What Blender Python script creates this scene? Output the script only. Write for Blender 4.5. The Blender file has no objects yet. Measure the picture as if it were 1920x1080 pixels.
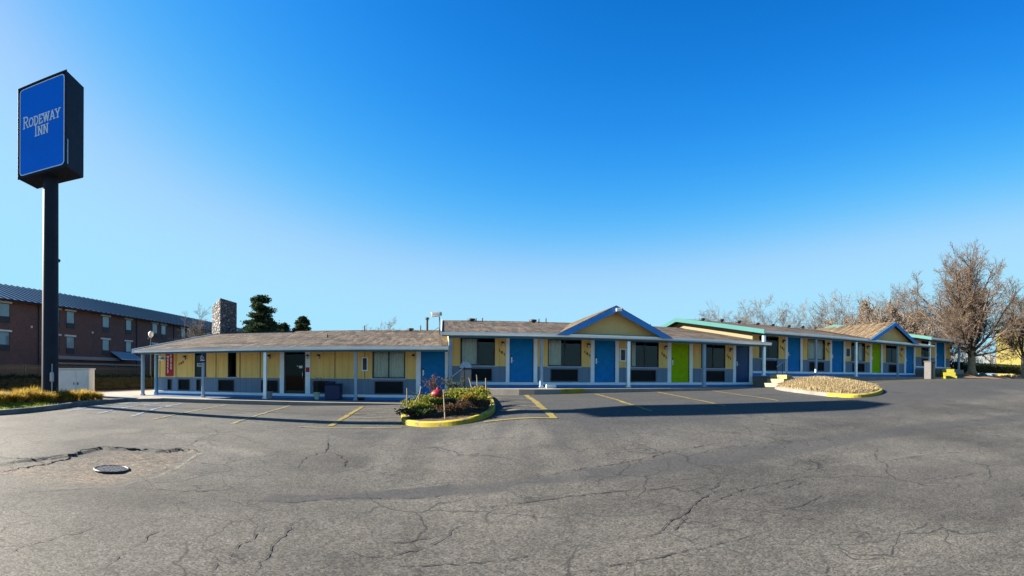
import bpy, bmesh, math, random
from mathutils import Vector, Matrix, Quaternion
R = math.radians
random.seed(7)
SUNROT, SKYSTR, EXPO = math.radians(-90 + 7.0), 0.05, 2.32
scene = bpy.context.scene
COL = scene.collection

# ------------------------------------------------------------------ materials
def nt(m):
    m.use_nodes = True
    n = m.node_tree
    return n, n.nodes, n.links, n.nodes['Principled BSDF']

def mat(name, col, rough=0.7, var=0.15, scale=3.0, bump=0.0, bscale=40.0, spec=0.3, metal=0.0, stretch=(1, 1, 1)):
    """plain paint / plaster / metal with blotchy wear and a light bump"""
    m = bpy.data.materials.new(name)
    t, N, L, b = nt(m)
    tc = N.new('ShaderNodeTexCoord'); mp = N.new('ShaderNodeMapping')
    mp.inputs['Scale'].default_value = stretch
    L.new(tc.outputs['Object'], mp.inputs['Vector'])
    nz = N.new('ShaderNodeTexNoise'); nz.inputs['Scale'].default_value = scale; nz.inputs['Detail'].default_value = 6
    nz.inputs['Roughness'].default_value = 0.65
    L.new(mp.outputs[0], nz.inputs['Vector'])
    cr = N.new('ShaderNodeValToRGB')
    c = Vector(col[:3])
    lo = c * (1 - var); hi = c * (1 + var)
    cr.color_ramp.elements[0].position = 0.3; cr.color_ramp.elements[1].position = 0.7
    cr.color_ramp.elements[0].color = (*lo, 1); cr.color_ramp.elements[1].color = (*[min(1, x) for x in hi], 1)
    L.new(nz.outputs['Fac'], cr.inputs['Fac']); L.new(cr.outputs[0], b.inputs['Base Color'])
    b.inputs['Roughness'].default_value = rough; b.inputs['Specular IOR Level'].default_value = spec
    b.inputs['Metallic'].default_value = metal
    if bump:
        n2 = N.new('ShaderNodeTexNoise'); n2.inputs['Scale'].default_value = bscale; n2.inputs['Detail'].default_value = 4
        L.new(tc.outputs['Object'], n2.inputs['Vector'])
        bp = N.new('ShaderNodeBump'); bp.inputs['Strength'].default_value = bump; bp.inputs['Distance'].default_value = 0.02
        L.new(n2.outputs['Fac'], bp.inputs['Height']); L.new(bp.outputs[0], b.inputs['Normal'])
    return m

def worn(name, col, under, amount=0.5, scale=5.0, rough=0.7):
    """paint worn through to what is under it"""
    m = bpy.data.materials.new(name); t, N, L, b = nt(m)
    tc = N.new('ShaderNodeTexCoord'); v = tc.outputs['Object']
    a = ramp(N, L, noise(N, L, v, scale * .35, 5, .7), .3, .7, tuple(x * .75 for x in col), tuple(x * 1.15 for x in col))
    f = ramp(N, L, noise(N, L, v, scale, 6, .8), .62 - .28 * amount, .70 - .22 * amount)
    L.new(mixc(N, L, f, a, under), b.inputs['Base Color']); b.inputs['Roughness'].default_value = rough; b.inputs['Specular IOR Level'].default_value = .2
    return m

def math_node(N, L, op, a, bv, clamp=False):
    n = N.new('ShaderNodeMath'); n.operation = op; n.use_clamp = clamp
    for i, v in enumerate((a, bv)):
        if hasattr(v, 'links') or hasattr(v, 'is_linked'): L.new(v, n.inputs[i])
        else: n.inputs[i].default_value = v
    return n.outputs[0]

def mixc(N, L, fac, a, b, mode='MIX'):
    n = N.new('ShaderNodeMix'); n.data_type = 'RGBA'; n.blend_type = mode
    for k, v in ((0, fac), (6, a), (7, b)):
        if hasattr(v, 'is_linked'): L.new(v, n.inputs[k])
        else: n.inputs[k].default_value = v if not isinstance(v, tuple) else (*v, 1)
    return n.outputs[2]

def noise(N, L, vec, scale, detail=5, rough=0.6):
    n = N.new('ShaderNodeTexNoise'); n.inputs['Scale'].default_value = scale
    n.inputs['Detail'].default_value = detail; n.inputs['Roughness'].default_value = rough
    L.new(vec, n.inputs['Vector']); return n.outputs['Fac']

def ramp(N, L, fac, p0, p1, c0=(0, 0, 0), c1=(1, 1, 1)):
    n = N.new('ShaderNodeValToRGB'); e = n.color_ramp.elements
    e[0].position = p0; e[1].position = p1; e[0].color = (*c0, 1); e[1].color = (*c1, 1)
    L.new(fac, n.inputs['Fac']); return n.outputs[0]

def asphalt_mat():
    m = bpy.data.materials.new('asphalt'); t, N, L, b = nt(m)
    tc = N.new('ShaderNodeTexCoord'); v = tc.outputs['Object']
    def attr(n):
        a = N.new('ShaderNodeAttribute'); a.attribute_name = n; return a.outputs['Fac']
    big = noise(N, L, v, 0.28, 5, 0.65); mid = noise(N, L, v, 1.7, 6, 0.7); fine = noise(N, L, v, 22, 3, 0.7)
    base = ramp(N, L, big, 0.36, 0.62, (0.040, 0.039, 0.036), (0.081, 0.078, 0.070))
    base = mixc(N, L, 0.55, base, ramp(N, L, mid, 0.3, 0.7, (0.72, 0.71, 0.70), (1.22, 1.2, 1.16)), 'MULTIPLY')
    base = mixc(N, L, attr('pale'), base, (0.115, 0.108, 0.095))
    # newer seal coat by the bays
    sealf = math_node(N, L, 'MULTIPLY', attr('seal'), math_node(N, L, 'ADD', 0.55, math_node(N, L, 'MULTIPLY', mid, 0.7)), True)
    base = mixc(N, L, sealf, base, (0.036, 0.037, 0.038))
    darkf = math_node(N, L, 'MULTIPLY', attr('dark'), math_node(N, L, 'ADD', 0.25, math_node(N, L, 'MULTIPLY', mid, 1.1)), True)
    base = mixc(N, L, darkf, base, (0.032, 0.032, 0.034))
    dirt = mixc(N, L, ramp(N, L, noise(N, L, v, 9, 5, 0.85), 0.36, 0.66), (0.016, 0.014, 0.012), (0.155, 0.122, 0.088))
    base = mixc(N, L, attr('dirt'), base, dirt)
    # aggregate: light and dark stones
    vo = N.new('ShaderNodeTexVoronoi'); vo.inputs['Scale'].default_value = 62; L.new(v, vo.inputs['Vector'])
    sep = N.new('ShaderNodeSeparateColor'); L.new(vo.outputs['Color'], sep.inputs[0])
    st = ramp(N, L, sep.outputs[0], 0.0, 1.0, (0.42, 0.42, 0.43), (1.62, 1.59, 1.53))
    smooth = math_node(N, L, 'SUBTRACT', 0.85, math_node(N, L, 'MULTIPLY', attr('dark'), 0.5), True)
    base = mixc(N, L, smooth, base, mixc(N, L, 1.0, base, st, 'MULTIPLY'))
    vo2 = N.new('ShaderNodeTexVoronoi'); vo2.inputs['Scale'].default_value = 26; L.new(v, vo2.inputs['Vector'])
    sep2 = N.new('ShaderNodeSeparateColor'); L.new(vo2.outputs['Color'], sep2.inputs[0])
    base = mixc(N, L, 0.5, base, mixc(N, L, 1.0, base, ramp(N, L, sep2.outputs[1], 0, 1, (0.7, 0.7, 0.7), (1.3, 1.3, 1.28)), 'MULTIPLY'))
    # crack network, broken up by a mask
    dv = N.new('ShaderNodeVectorMath'); dv.operation = 'SCALE'; dv.inputs['Scale'].default_value = 0.9
    nn = N.new('ShaderNodeTexNoise'); nn.inputs['Scale'].default_value = 1.1; nn.inputs['Detail'].default_value = 5; L.new(v, nn.inputs['Vector'])
    L.new(nn.outputs['Color'], dv.inputs[0])
    av = N.new('ShaderNodeVectorMath'); L.new(v, av.inputs[0]); L.new(dv.outputs[0], av.inputs[1])
    for sc, wdt, lo, hi, amt in ((0.50, 0.009, 0.42, 0.55, 0.8), (1.5, 0.020, 0.50, 0.60, 0.75), (3.6, 0.035, 0.57, 0.64, 0.7)):
        ve = N.new('ShaderNodeTexVoronoi'); ve.feature = 'DISTANCE_TO_EDGE'; ve.inputs['Scale'].default_value = sc
        L.new(av.outputs[0], ve.inputs['Vector'])
        ck = ramp(N, L, ve.outputs['Distance'], wdt * 0.4, wdt, (1, 1, 1), (0, 0, 0))
        mk = ramp(N, L, noise(N, L, v, 0.23 + sc * 0.2, 3), lo, hi)
        f = math_node(N, L, 'MULTIPLY', math_node(N, L, 'MULTIPLY', ck, mk), amt)
        f = math_node(N, L, 'MULTIPLY', f, math_node(N, L, 'SUBTRACT', 1.0, math_node(N, L, 'MULTIPLY', attr('seal'), 0.7)), True)
        base = mixc(N, L, f, base, (0.012, 0.012, 0.011))
    # faint tyre arcs and old drips
    wv = N.new('ShaderNodeTexWave'); wv.wave_type = 'RINGS'; wv.rings_direction = 'Z'; wv.inputs['Scale'].default_value = 0.16; wv.inputs['Distortion'].default_value = 2.5; wv.inputs['Detail'].default_value = 3
    mp = N.new('ShaderNodeMapping'); mp.inputs['Location'].default_value = (-9, 16, 0); L.new(v, mp.inputs['Vector']); L.new(mp.outputs[0], wv.inputs['Vector'])
    tf = math_node(N, L, 'MULTIPLY', ramp(N, L, wv.outputs['Fac'], 0.55, 0.95), ramp(N, L, noise(N, L, v, 0.2, 3), 0.42, 0.62))
    base = mixc(N, L, math_node(N, L, 'MULTIPLY', tf, 0.35), base, mixc(N, L, 1.0, base, (0.62, 0.62, 0.63), 'MULTIPLY'))
    sp = ramp(N, L, noise(N, L, v, 0.9, 2, 0.3), 0.66, 0.72)
    base = mixc(N, L, math_node(N, L, 'MULTIPLY', sp, 0.45), base, mixc(N, L, 1.0, base, (0.5, 0.5, 0.5), 'MULTIPLY'))
    L.new(base, b.inputs['Base Color'])
    b.inputs['Roughness'].default_value = 0.85; b.inputs['Specular IOR Level'].default_value = 0.25
    bp = N.new('ShaderNodeBump'); bp.inputs['Strength'].default_value = 0.6; bp.inputs['Distance'].default_value = 0.006
    L.new(math_node(N, L, 'ADD', sep.outputs[0], fine), bp.inputs['Height']); L.new(bp.outputs[0], b.inputs['Normal'])
    return m

def shingle_mat(name, dark, light, warm):
    m = bpy.data.materials.new(name); t, N, L, b = nt(m)
    tc = N.new('ShaderNodeTexCoord'); v = tc.outputs['Object']
    br = N.new('ShaderNodeTexBrick'); br.inputs['Scale'].default_value = 1.0
    br.inputs['Brick Width'].default_value = 0.42; br.inputs['Row Height'].default_value = 0.165
    br.inputs['Mortar Size'].default_value = 0.012; br.inputs['Mortar Smooth'].default_value = 0.3
    br.inputs['Color1'].default_value = (0, 0, 0, 1); br.inputs['Color2'].default_value = (1, 1, 1, 1); br.inputs['Bias'].default_value = 0
    br.offset_frequency = 2; br.offset = 0.37
    L.new(v, br.inputs['Vector'])
    c = ramp(N, L, br.outputs['Color'], 0.0, 1.0, dark, light)
    c = mixc(N, L, ramp(N, L, noise(N, L, v, 0.5, 5, 0.7), 0.35, 0.7), c, warm)
    mp = N.new('ShaderNodeMapping'); mp.inputs['Scale'].default_value = (2.6, .34, 1); L.new(v, mp.inputs['Vector'])
    c = mixc(N, L, 1.0, c, ramp(N, L, noise(N, L, mp.outputs[0], 1.3, 4, 0.9), 0.38, 0.62, (0.16, 0.152, 0.145), (1.85, 1.80, 1.74)), 'MULTIPLY')  # dark and light mottling paints in the shadows of the shingles
    mp2 = N.new('ShaderNodeMapping'); mp2.inputs['Scale'].default_value = (0.22, .75, 1); L.new(v, mp2.inputs['Vector'])
    c = mixc(N, L, ramp(N, L, noise(N, L, mp2.outputs[0], 1.0, 4, 0.7), 0.54, 0.60), c, (dark[0] * .55, dark[1] * .55, dark[2] * .55))
    c = mixc(N, L, ramp(N, L, noise(N, L, v, 1.6, 6, 0.8), 0.58, 0.70), c, (dark[0] * 0.5, dark[1] * 0.5, dark[2] * 0.5))
    c = mixc(N, L, math_node(N, L, 'MULTIPLY', br.outputs['Fac'], 0.8), c, (0.03, 0.026, 0.022))
    L.new(c, b.inputs['Base Color']); b.inputs['Roughness'].default_value = 0.9; b.inputs['Specular IOR Level'].default_value = 0.15
    sx = N.new('ShaderNodeSeparateXYZ'); L.new(v, sx.inputs[0])
    saw = math_node(N, L, 'FRACT', math_node(N, L, 'DIVIDE', sx.outputs[1], 0.165), 0.0)
    h = math_node(N, L, 'SUBTRACT', math_node(N, L, 'MULTIPLY', saw, -1.0), math_node(N, L, 'MULTIPLY', noise(N, L, v, 5, 4), 1.2))
    bp = N.new('ShaderNodeBump'); bp.inputs['Strength'].default_value = 0.9; bp.inputs['Distance'].default_value = 0.05
    L.new(h, bp.inputs['Height']); L.new(bp.outputs[0], b.inputs['Normal'])
    return m

def siding_mat(name, col, gap=0.305):
    """painted grooved plywood: vertical grooves every gap metres"""
    m = bpy.data.materials.new(name); t, N, L, b = nt(m)
    tc = N.new('ShaderNodeTexCoord'); v = tc.outputs['Object']
    mp = N.new('ShaderNodeMapping'); mp.inputs['Scale'].default_value = (2.5, 2.5, 0.5); L.new(v, mp.inputs['Vector'])
    c = ramp(N, L, noise(N, L, mp.outputs[0], 1.5, 6, 0.7), 0.3, 0.75, tuple(x * 0.86 for x in col), tuple(min(1, x * 1.1) for x in col))
    sx = N.new('ShaderNodeSeparateXYZ'); L.new(v, sx.inputs[0])
    fr = math_node(N, L, 'FRACT', math_node(N, L, 'DIVIDE', math_node(N, L, 'ADD', sx.outputs[0], sx.outputs[1]), gap), 0.0)
    g = math_node(N, L, 'LESS_THAN', fr, 0.045)
    c = mixc(N, L, math_node(N, L, 'MULTIPLY', g, 0.45), c, tuple(x * 0.25 for x in col))
    L.new(c, b.inputs['Base Color']); b.inputs['Roughness'].default_value = 0.65; b.inputs['Specular IOR Level'].default_value = 0.25
    bp = N.new('ShaderNodeBump'); bp.inputs['Strength'].default_value = 0.5; bp.inputs['Distance'].default_value = 0.01; bp.invert = True
    L.new(g, bp.inputs['Height']); L.new(bp.outputs[0], b.inputs['Normal'])
    return m

def brick_mat(name, c1, c2, mortar):
    m = bpy.data.materials.new(name); t, N, L, b = nt(m)
    tc = N.new('ShaderNodeTexCoord'); mp = N.new('ShaderNodeMapping'); mp.inputs['Rotation'].default_value = (R(90), 0, R(90))
    sx = N.new('ShaderNodeSeparateXYZ'); L.new(tc.outputs['Object'], sx.inputs[0])
    cb = N.new('ShaderNodeCombineXYZ'); L.new(math_node(N, L, 'ADD', sx.outputs[0], sx.outputs[1]), cb.inputs[0]); L.new(sx.outputs[2], cb.inputs[1])
    br = N.new('ShaderNodeTexBrick'); br.inputs['Scale'].default_value = 1; br.inputs['Brick Width'].default_value = 0.23
    br.inputs['Row Height'].default_value = 0.075; br.inputs['Mortar Size'].default_value = 0.009
    br.inputs['Color1'].default_value = (*c1, 1); br.inputs['Color2'].default_value = (*c2, 1); br.inputs['Mortar'].default_value = (*mortar, 1)
    L.new(cb.outputs[0], br.inputs['Vector'])
    c = mixc(N, L, 0.8, br.outputs['Color'], ramp(N, L, noise(N, L, tc.outputs['Object'], 0.6, 5, 0.7), 0.3, 0.7, (0.75, 0.75, 0.76), (1.2, 1.17, 1.15)), 'MULTIPLY')
    L.new(c, b.inputs['Base Color']); b.inputs['Roughness'].default_value = 0.85
    return m

def stone_mat(name):
    m = bpy.data.materials.new(name); t, N, L, b = nt(m)
    tc = N.new('ShaderNodeTexCoord'); mp = N.new('ShaderNodeMapping'); mp.inputs['Scale'].default_value = (3.6, 3.6, 5.2)
    L.new(tc.outputs['Object'], mp.inputs['Vector'])
    vo = N.new('ShaderNodeTexVoronoi'); vo.inputs['Scale'].default_value = 1.0; L.new(mp.outputs[0], vo.inputs['Vector'])
    ve = N.new('ShaderNodeTexVoronoi'); ve.feature = 'DISTANCE_TO_EDGE'; ve.inputs['Scale'].default_value = 1.0; L.new(mp.outputs[0], ve.inputs['Vector'])
    se = N.new('ShaderNodeSeparateColor'); L.new(vo.outputs['Color'], se.inputs[0])
    c = ramp(N, L, se.outputs[0], 0.0, 1.0, (0.055, 0.055, 0.06), (0.24, 0.235, 0.235))
    c = mixc(N, L, math_node(N, L, 'MULTIPLY', se.outputs[1], 0.5), c, (0.12, 0.10, 0.095))
    c = mixc(N, L, ramp(N, L, ve.outputs['Distance'], 0.03, 0.08, (1, 1, 1), (0, 0, 0)), c, (0.02, 0.02, 0.025))
    L.new(c, b.inputs['Base Color']); b.inputs['Roughness'].default_value = 0.9
    bp = N.new('ShaderNodeBump'); bp.inputs['Strength'].default_value = 1.0; bp.inputs['Distance'].default_value = 0.06
    L.new(ramp(N, L, ve.outputs['Distance'], 0.0, 0.25), bp.inputs['Height']); L.new(bp.outputs[0], b.inputs['Normal'])
    return m

def leaf_mat(name, c1, c2, trans=0.35, scale=6.0):
    m = bpy.data.materials.new(name); m.use_nodes = True; N = m.node_tree.nodes; L = m.node_tree.links
    N.remove(N['Principled BSDF'])
    tc = N.new('ShaderNodeTexCoord'); f = noise(N, L, tc.outputs['Object'], scale, 3, 0.8)
    c = ramp(N, L, f, 0.32, 0.68, c1, c2)
    d = N.new('ShaderNodeBsdfDiffuse'); tr = N.new('ShaderNodeBsdfTranslucent'); mx = N.new('ShaderNodeMixShader')
    L.new(c, d.inputs[0]); L.new(c, tr.inputs[0]); mx.inputs[0].default_value = trans
    L.new(d.outputs[0], mx.inputs[1]); L.new(tr.outputs[0], mx.inputs[2]); L.new(mx.outputs[0], N['Material Output'].inputs[0])
    return m

def glass_mat(name, tint=(0.93, 0.96, 0.95), refl=0.9):
    m = bpy.data.materials.new(name); m.use_nodes = True; N = m.node_tree.nodes; L = m.node_tree.links
    N.remove(N['Principled BSDF'])
    fr = N.new('ShaderNodeFresnel'); fr.inputs[0].default_value = 1.5
    g = N.new('ShaderNodeBsdfGlossy'); g.inputs['Roughness'].default_value = 0.02; g.inputs['Color'].default_value = (refl, refl, refl, 1)
    tr = N.new('ShaderNodeBsdfTransparent'); tr.inputs[0].default_value = (*tint, 1)
    mx = N.new('ShaderNodeMixShader')
    f = math_node(N, L, 'ADD', math_node(N, L, 'MULTIPLY', fr.outputs[0], 0.75), 0.0, True)
    L.new(f, mx.inputs[0]); L.new(tr.outputs[0], mx.inputs[1]); L.new(g.outputs[0], mx.inputs[2]); L.new(mx.outputs[0], N['Material Output'].inputs[0])
    return m

M = {}
M['asphalt'] = asphalt_mat()
M['ground'] = mat('ground_soil', (0.072, 0.059, 0.036), 0.95, 0.3, 1.2, 0.5, 12)
M['pale_yellow'] = mat('pale_yellow_stucco', (0.135, 0.115, 0.028), 0.8, 0.08, 1.2)
M['concrete'] = mat('concrete', (0.2, 0.182, 0.155), 0.85, 0.22, 1.3, 0.25, 30)
M['kerb'] = mat('kerb_concrete', (0.143, 0.134, 0.118), 0.85, 0.3, 1.5, 0.3, 30)
M['kerb_yellow'] = worn('kerb_yellow_paint', (0.30, 0.235, 0.022), (0.10, 0.092, 0.075), .35, 3.2, .7)
M['line_yellow'] = worn('line_yellow_paint', (0.175, 0.138, 0.036), (0.055, 0.052, 0.046), .25, 5.0)
M['line_pale'] = worn('line_pale_yellow_paint', (0.18, 0.158, 0.085), (0.055, 0.052, 0.046), .28, 5.0)
M['line_white'] = worn('line_blue_white_paint', (0.14, 0.165, 0.20), (0.055, 0.055, 0.055), .25, 4.0)
M['crack'] = mat('crack_shadow_tar', (0.020, 0.019, 0.018), 0.9, 0.3, 6)
M['iron'] = mat('cast_iron', (0.10, 0.10, 0.115), 0.7, 0.25, 12, 0.2, 60, 0.2, 0.0)
M['yellow'] = siding_mat('yellow_siding', (0.92, 0.58, 0.18))
M['yellow_flat'] = mat('yellow_plaster', (0.62, 0.44, 0.15), 0.7, 0.08, 2)
M['cream'] = mat('cream_paint', (0.137, 0.114, 0.063), 0.7, 0.07, 2.5)
M['khaki'] = mat('khaki_paint', (0.74, 0.49, 0.19), 0.8, 0.07, 1.5)
M['grey_blue'] = siding_mat('grey_blue_siding', (0.175, 0.235, 0.31))
M['white'] = mat('white_trim', (0.86, 0.87, 0.87), 0.55, 0.07, 3)
M['pale_blue'] = mat('pale_blue_trim', (0.74, 0.82, 0.86), 0.28, 0.08, 3, 0, 0, 0.6, 0.45)
M['post_blue'] = mat('post_grey_blue', (0.24, 0.33, 0.42), 0.5, 0.12, 4)
M['beam_blue'] = mat('beam_blue', (0.06, 0.20, 0.34), 0.5, 0.12, 3)
M['rake_blue'] = mat('rake_bright_blue', (0.035, 0.20, 0.50), 0.5, 0.10, 3)
M['teal'] = mat('teal_trim', (0.028, 0.098, 0.096), 0.5, 0.08, 3)
M['door_blue'] = mat('door_blue', (0.003, 0.185, 0.46), 0.5, 0.16, 4, 0, 0, 0.12)
M['door_green'] = mat('door_lime_green', (0.30, 0.46, 0.003), 0.55, 0.16, 4, 0, 0, 0.08)
M['door_navy'] = mat('door_navy', (0.012, 0.05, 0.15), 0.42, 0.1, 1.5, 0, 0, 0.4)
M['floor_blue'] = mat('porch_floor_paint', (0.06, 0.13, 0.24), 0.7, 0.25, 2)
M['black'] = mat('black_metal', (0.015, 0.016, 0.020), 0.5, 0.2, 10, 0, 0, 0.4)
M['grille'] = mat('dark_grille', (0.022, 0.025, 0.032), 0.6, 0.25, 10)
M['bronze'] = mat('bronze_lamp', (0.05, 0.025, 0.015), 0.4, 0.2, 10, 0, 0, 0.5, 0.5)
M['frosted'] = mat('frosted_glass', (0.6, 0.55, 0.48), 0.3, 0.05, 10)
M['steel'] = mat('brushed_steel', (0.55, 0.55, 0.56), 0.3, 0.1, 10, 0, 0, 0.5, 0.9)
M['galv'] = mat('galvanised_rail', (0.35, 0.364, 0.385), 0.4, 0.12, 10, 0, 0, 0.5, 0.5)
M['window_frame'] = mat('window_frame_dark', (0.035, 0.035, 0.04), 0.45, 0.2, 8)
M['glass'] = glass_mat('window_glass')
M['glass_dark'] = glass_mat('door_glass', (0.25, 0.27, 0.28), 0.45)
M['curtain'] = leaf_mat('curtain_cloth', (0.72, 0.75, 0.64), (0.88, 0.90, 0.80), 0.25, 2)
M['interior'] = mat('room_dark', (0.022, 0.020, 0.020), 0.9, 0.1, 1)
M['shingle'] = shingle_mat('roof_shingles', (0.032, 0.026, 0.022), (0.105, 0.084, 0.065), (0.08, 0.061, 0.044))
M['shingle_sunlit'] = shingle_mat('roof_shingles_sunlit', (0.067, 0.05, 0.032), (0.143, 0.109, 0.067), (0.126, 0.092, 0.052))  # paler copy of the roof shingles, sunlight on the gables put into its colour
M['soffit'] = mat('soffit_blue', (0.10, 0.20, 0.28), 0.7, 0.1, 2)
M['brick'] = brick_mat('red_brick', (0.088, 0.030, 0.028), (0.130, 0.048, 0.042), (0.10, 0.075, 0.07))
M['lintel'] = mat('pale_lintel', (0.55, 0.52, 0.48), 0.8, 0.1, 3)
M['metal_roof'] = mat('standing_seam_roof', (0.30, 0.37, 0.44), 0.35, 0.1, 0.7, 0, 0, 0.5, 0.25)
M['seam'] = mat('roof_seam_edges', (0.045, 0.06, 0.08), 0.35, 0.1, 2)
M['stone'] = stone_mat('field_stone')
M['sign_dark'] = mat('sign_dark_metal', (0.017, 0.022, 0.034), 0.6, 0.2, 1.5, 0.1, 30, 0.12)
M['sign_blue'] = mat('sign_blue_panel', (0.002, 0.165, 0.72), 0.35, 0.06, 0.8, 0, 0, 0.15)
M['sign_white'] = mat('sign_white_letters', (0.78, 0.80, 0.82), 0.4, 0.05, 5)
M['cabinet'] = mat('utility_cabinet_paint', (0.84, 0.72, 0.58), 0.5, 0.08, 2.5)
M['red'] = mat('banner_red', (0.42, 0.02, 0.04), 0.6, 0.12, 6)
M['hydrant_red'] = mat('hydrant_red', (0.16, 0.008, 0.010), 0.4, 0.15, 8, 0.1, 40, 0.45)
M['hydrant_orange'] = mat('hydrant_orange', (0.275, 0.08, 0.015), 0.45, 0.15, 8)
M['paper'] = mat('white_paper', (0.78, 0.76, 0.70), 0.7, 0.06, 8)
M['poster'] = mat('dark_poster', (0.05, 0.05, 0.07), 0.4, 0.6, 14)
M['ink'] = mat('black_ink', (0.02, 0.02, 0.02), 0.6, 0.1, 10)
M['bin_blue'] = mat('bin_navy_plastic', (0.012, 0.022, 0.07), 0.45, 0.1, 4)
M['bin_grey'] = mat('bin_grey_panel', (0.20, 0.19, 0.19), 0.6, 0.2, 14, 0.3, 60)
M['bin_dark'] = mat('bin_dark_panel', (0.07, 0.066, 0.066), 0.7, 0.2, 14, 0.3, 60)
M['bin_tan'] = mat('bin_tan_panel', (0.252, 0.18, 0.09), 0.7, 0.2, 10, 0.3, 60)
M['bucket'] = mat('bucket_grey_plastic', (0.30, 0.34, 0.33), 0.5, 0.1, 5)
M['bucket_green'] = mat('bucket_pale_green', (0.42, 0.55, 0.40), 0.5, 0.2, 6)
M['bark'] = mat('bark', (0.085, 0.058, 0.037), 0.9, 0.35, 6, 0.6, 25)
M['bark_pale'] = mat('bark_pale', (0.23, 0.185, 0.115), 0.9, 0.3, 5, 0.6, 25)
M['twig'] = mat('twig_red_brown', (0.072, 0.052, 0.039), 0.85, 0.3, 0.6)
M['twig_grey'] = mat('twig_grey', (0.098, 0.086, 0.076), 0.85, 0.3, 0.5)
M['tan_leaf'] = leaf_mat('dry_tan_leaves', (0.17, 0.125, 0.08), (0.28, 0.21, 0.14), 0.35, 1.5)
M['olive_leaf'] = leaf_mat('dry_olive_leaves', (0.12, 0.082, 0.036), (0.21, 0.15, 0.065), 0.35, 1.5)
M['conifer'] = leaf_mat('conifer_needles', (0.018, 0.032, 0.016), (0.062, 0.090, 0.046), 0.15, 2.5)
M['hedge'] = leaf_mat('hedge_leaves', (0.008, 0.014, 0.006), (0.028, 0.040, 0.014), 0.2, 5)
M['grass'] = leaf_mat('lawn_blades', (0.17, 0.21, 0.03), (0.32, 0.33, 0.06), 0.4, 3)
M['gold_grass'] = leaf_mat('golden_grass_blades', (0.19, 0.13, 0.028), (0.52, 0.36, 0.075), 0.45, 5)
M['dry_grass'] = leaf_mat('dry_straw', (0.22, 0.17, 0.095), (0.36, 0.29, 0.17), 0.25, 7)
M['shrub_lime'] = leaf_mat('shrub_yellow_green', (0.09, 0.11, 0.016), (0.22, 0.22, 0.04), 0.35, 8)
M['shrub_green'] = leaf_mat('shrub_dark_green', (0.018, 0.033, 0.013), (0.051, 0.072, 0.03), 0.25, 9)
M['shrub_brown'] = leaf_mat('shrub_dry_brown', (0.045, 0.025, 0.016), (0.135, 0.086, 0.054), 0.25, 12)
M['shrub_gold'] = leaf_mat('shrub_gold', (0.15, 0.1, 0.015), (0.25, 0.18, 0.03), 0.35, 9)
M['mulch'] = mat('bark_mulch', (0.06, 0.036, 0.026), 0.95, 0.5, 9, 0.9, 22)
M['leaf_litter'] = mat('leaf_litter', (0.139, 0.084, 0.044), 0.95, 0.5, 7, 0.9, 18)
M['soil'] = mat('planter_soil', (0.037, 0.026, 0.018), 0.95, 0.4, 8, 0.8, 20)
M['straw_soil'] = mat('straw_soil', (0.20, 0.155, 0.09), 0.95, 0.35, 6, 0.8, 25)
M['wood'] = mat('bare_wood_stake', (0.21, 0.165, 0.1), 0.8, 0.2, 10)
M['fence_white'] = mat('fence_weathered_white', (0.216, 0.207, 0.186), 0.8, 0.15, 1.5)
M['step_paint'] = mat('step_yellow_paint', (0.20, 0.18, 0.02), 0.6, 0.12, 3)
M['step_beige'] = mat('step_beige', (0.236, 0.19, 0.129), 0.75, 0.15, 3)
M['step_pale_yellow'] = mat('step_pale_yellow', (0.266, 0.228, 0.065), 0.7, 0.12, 3)
M['rope'] = mat('twine', (0.275, 0.26, 0.21), 0.8, 0.1, 8)
M['rock'] = mat('edging_rock', (0.18, 0.16, 0.14), 0.9, 0.3, 3, 0.5, 15)

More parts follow.
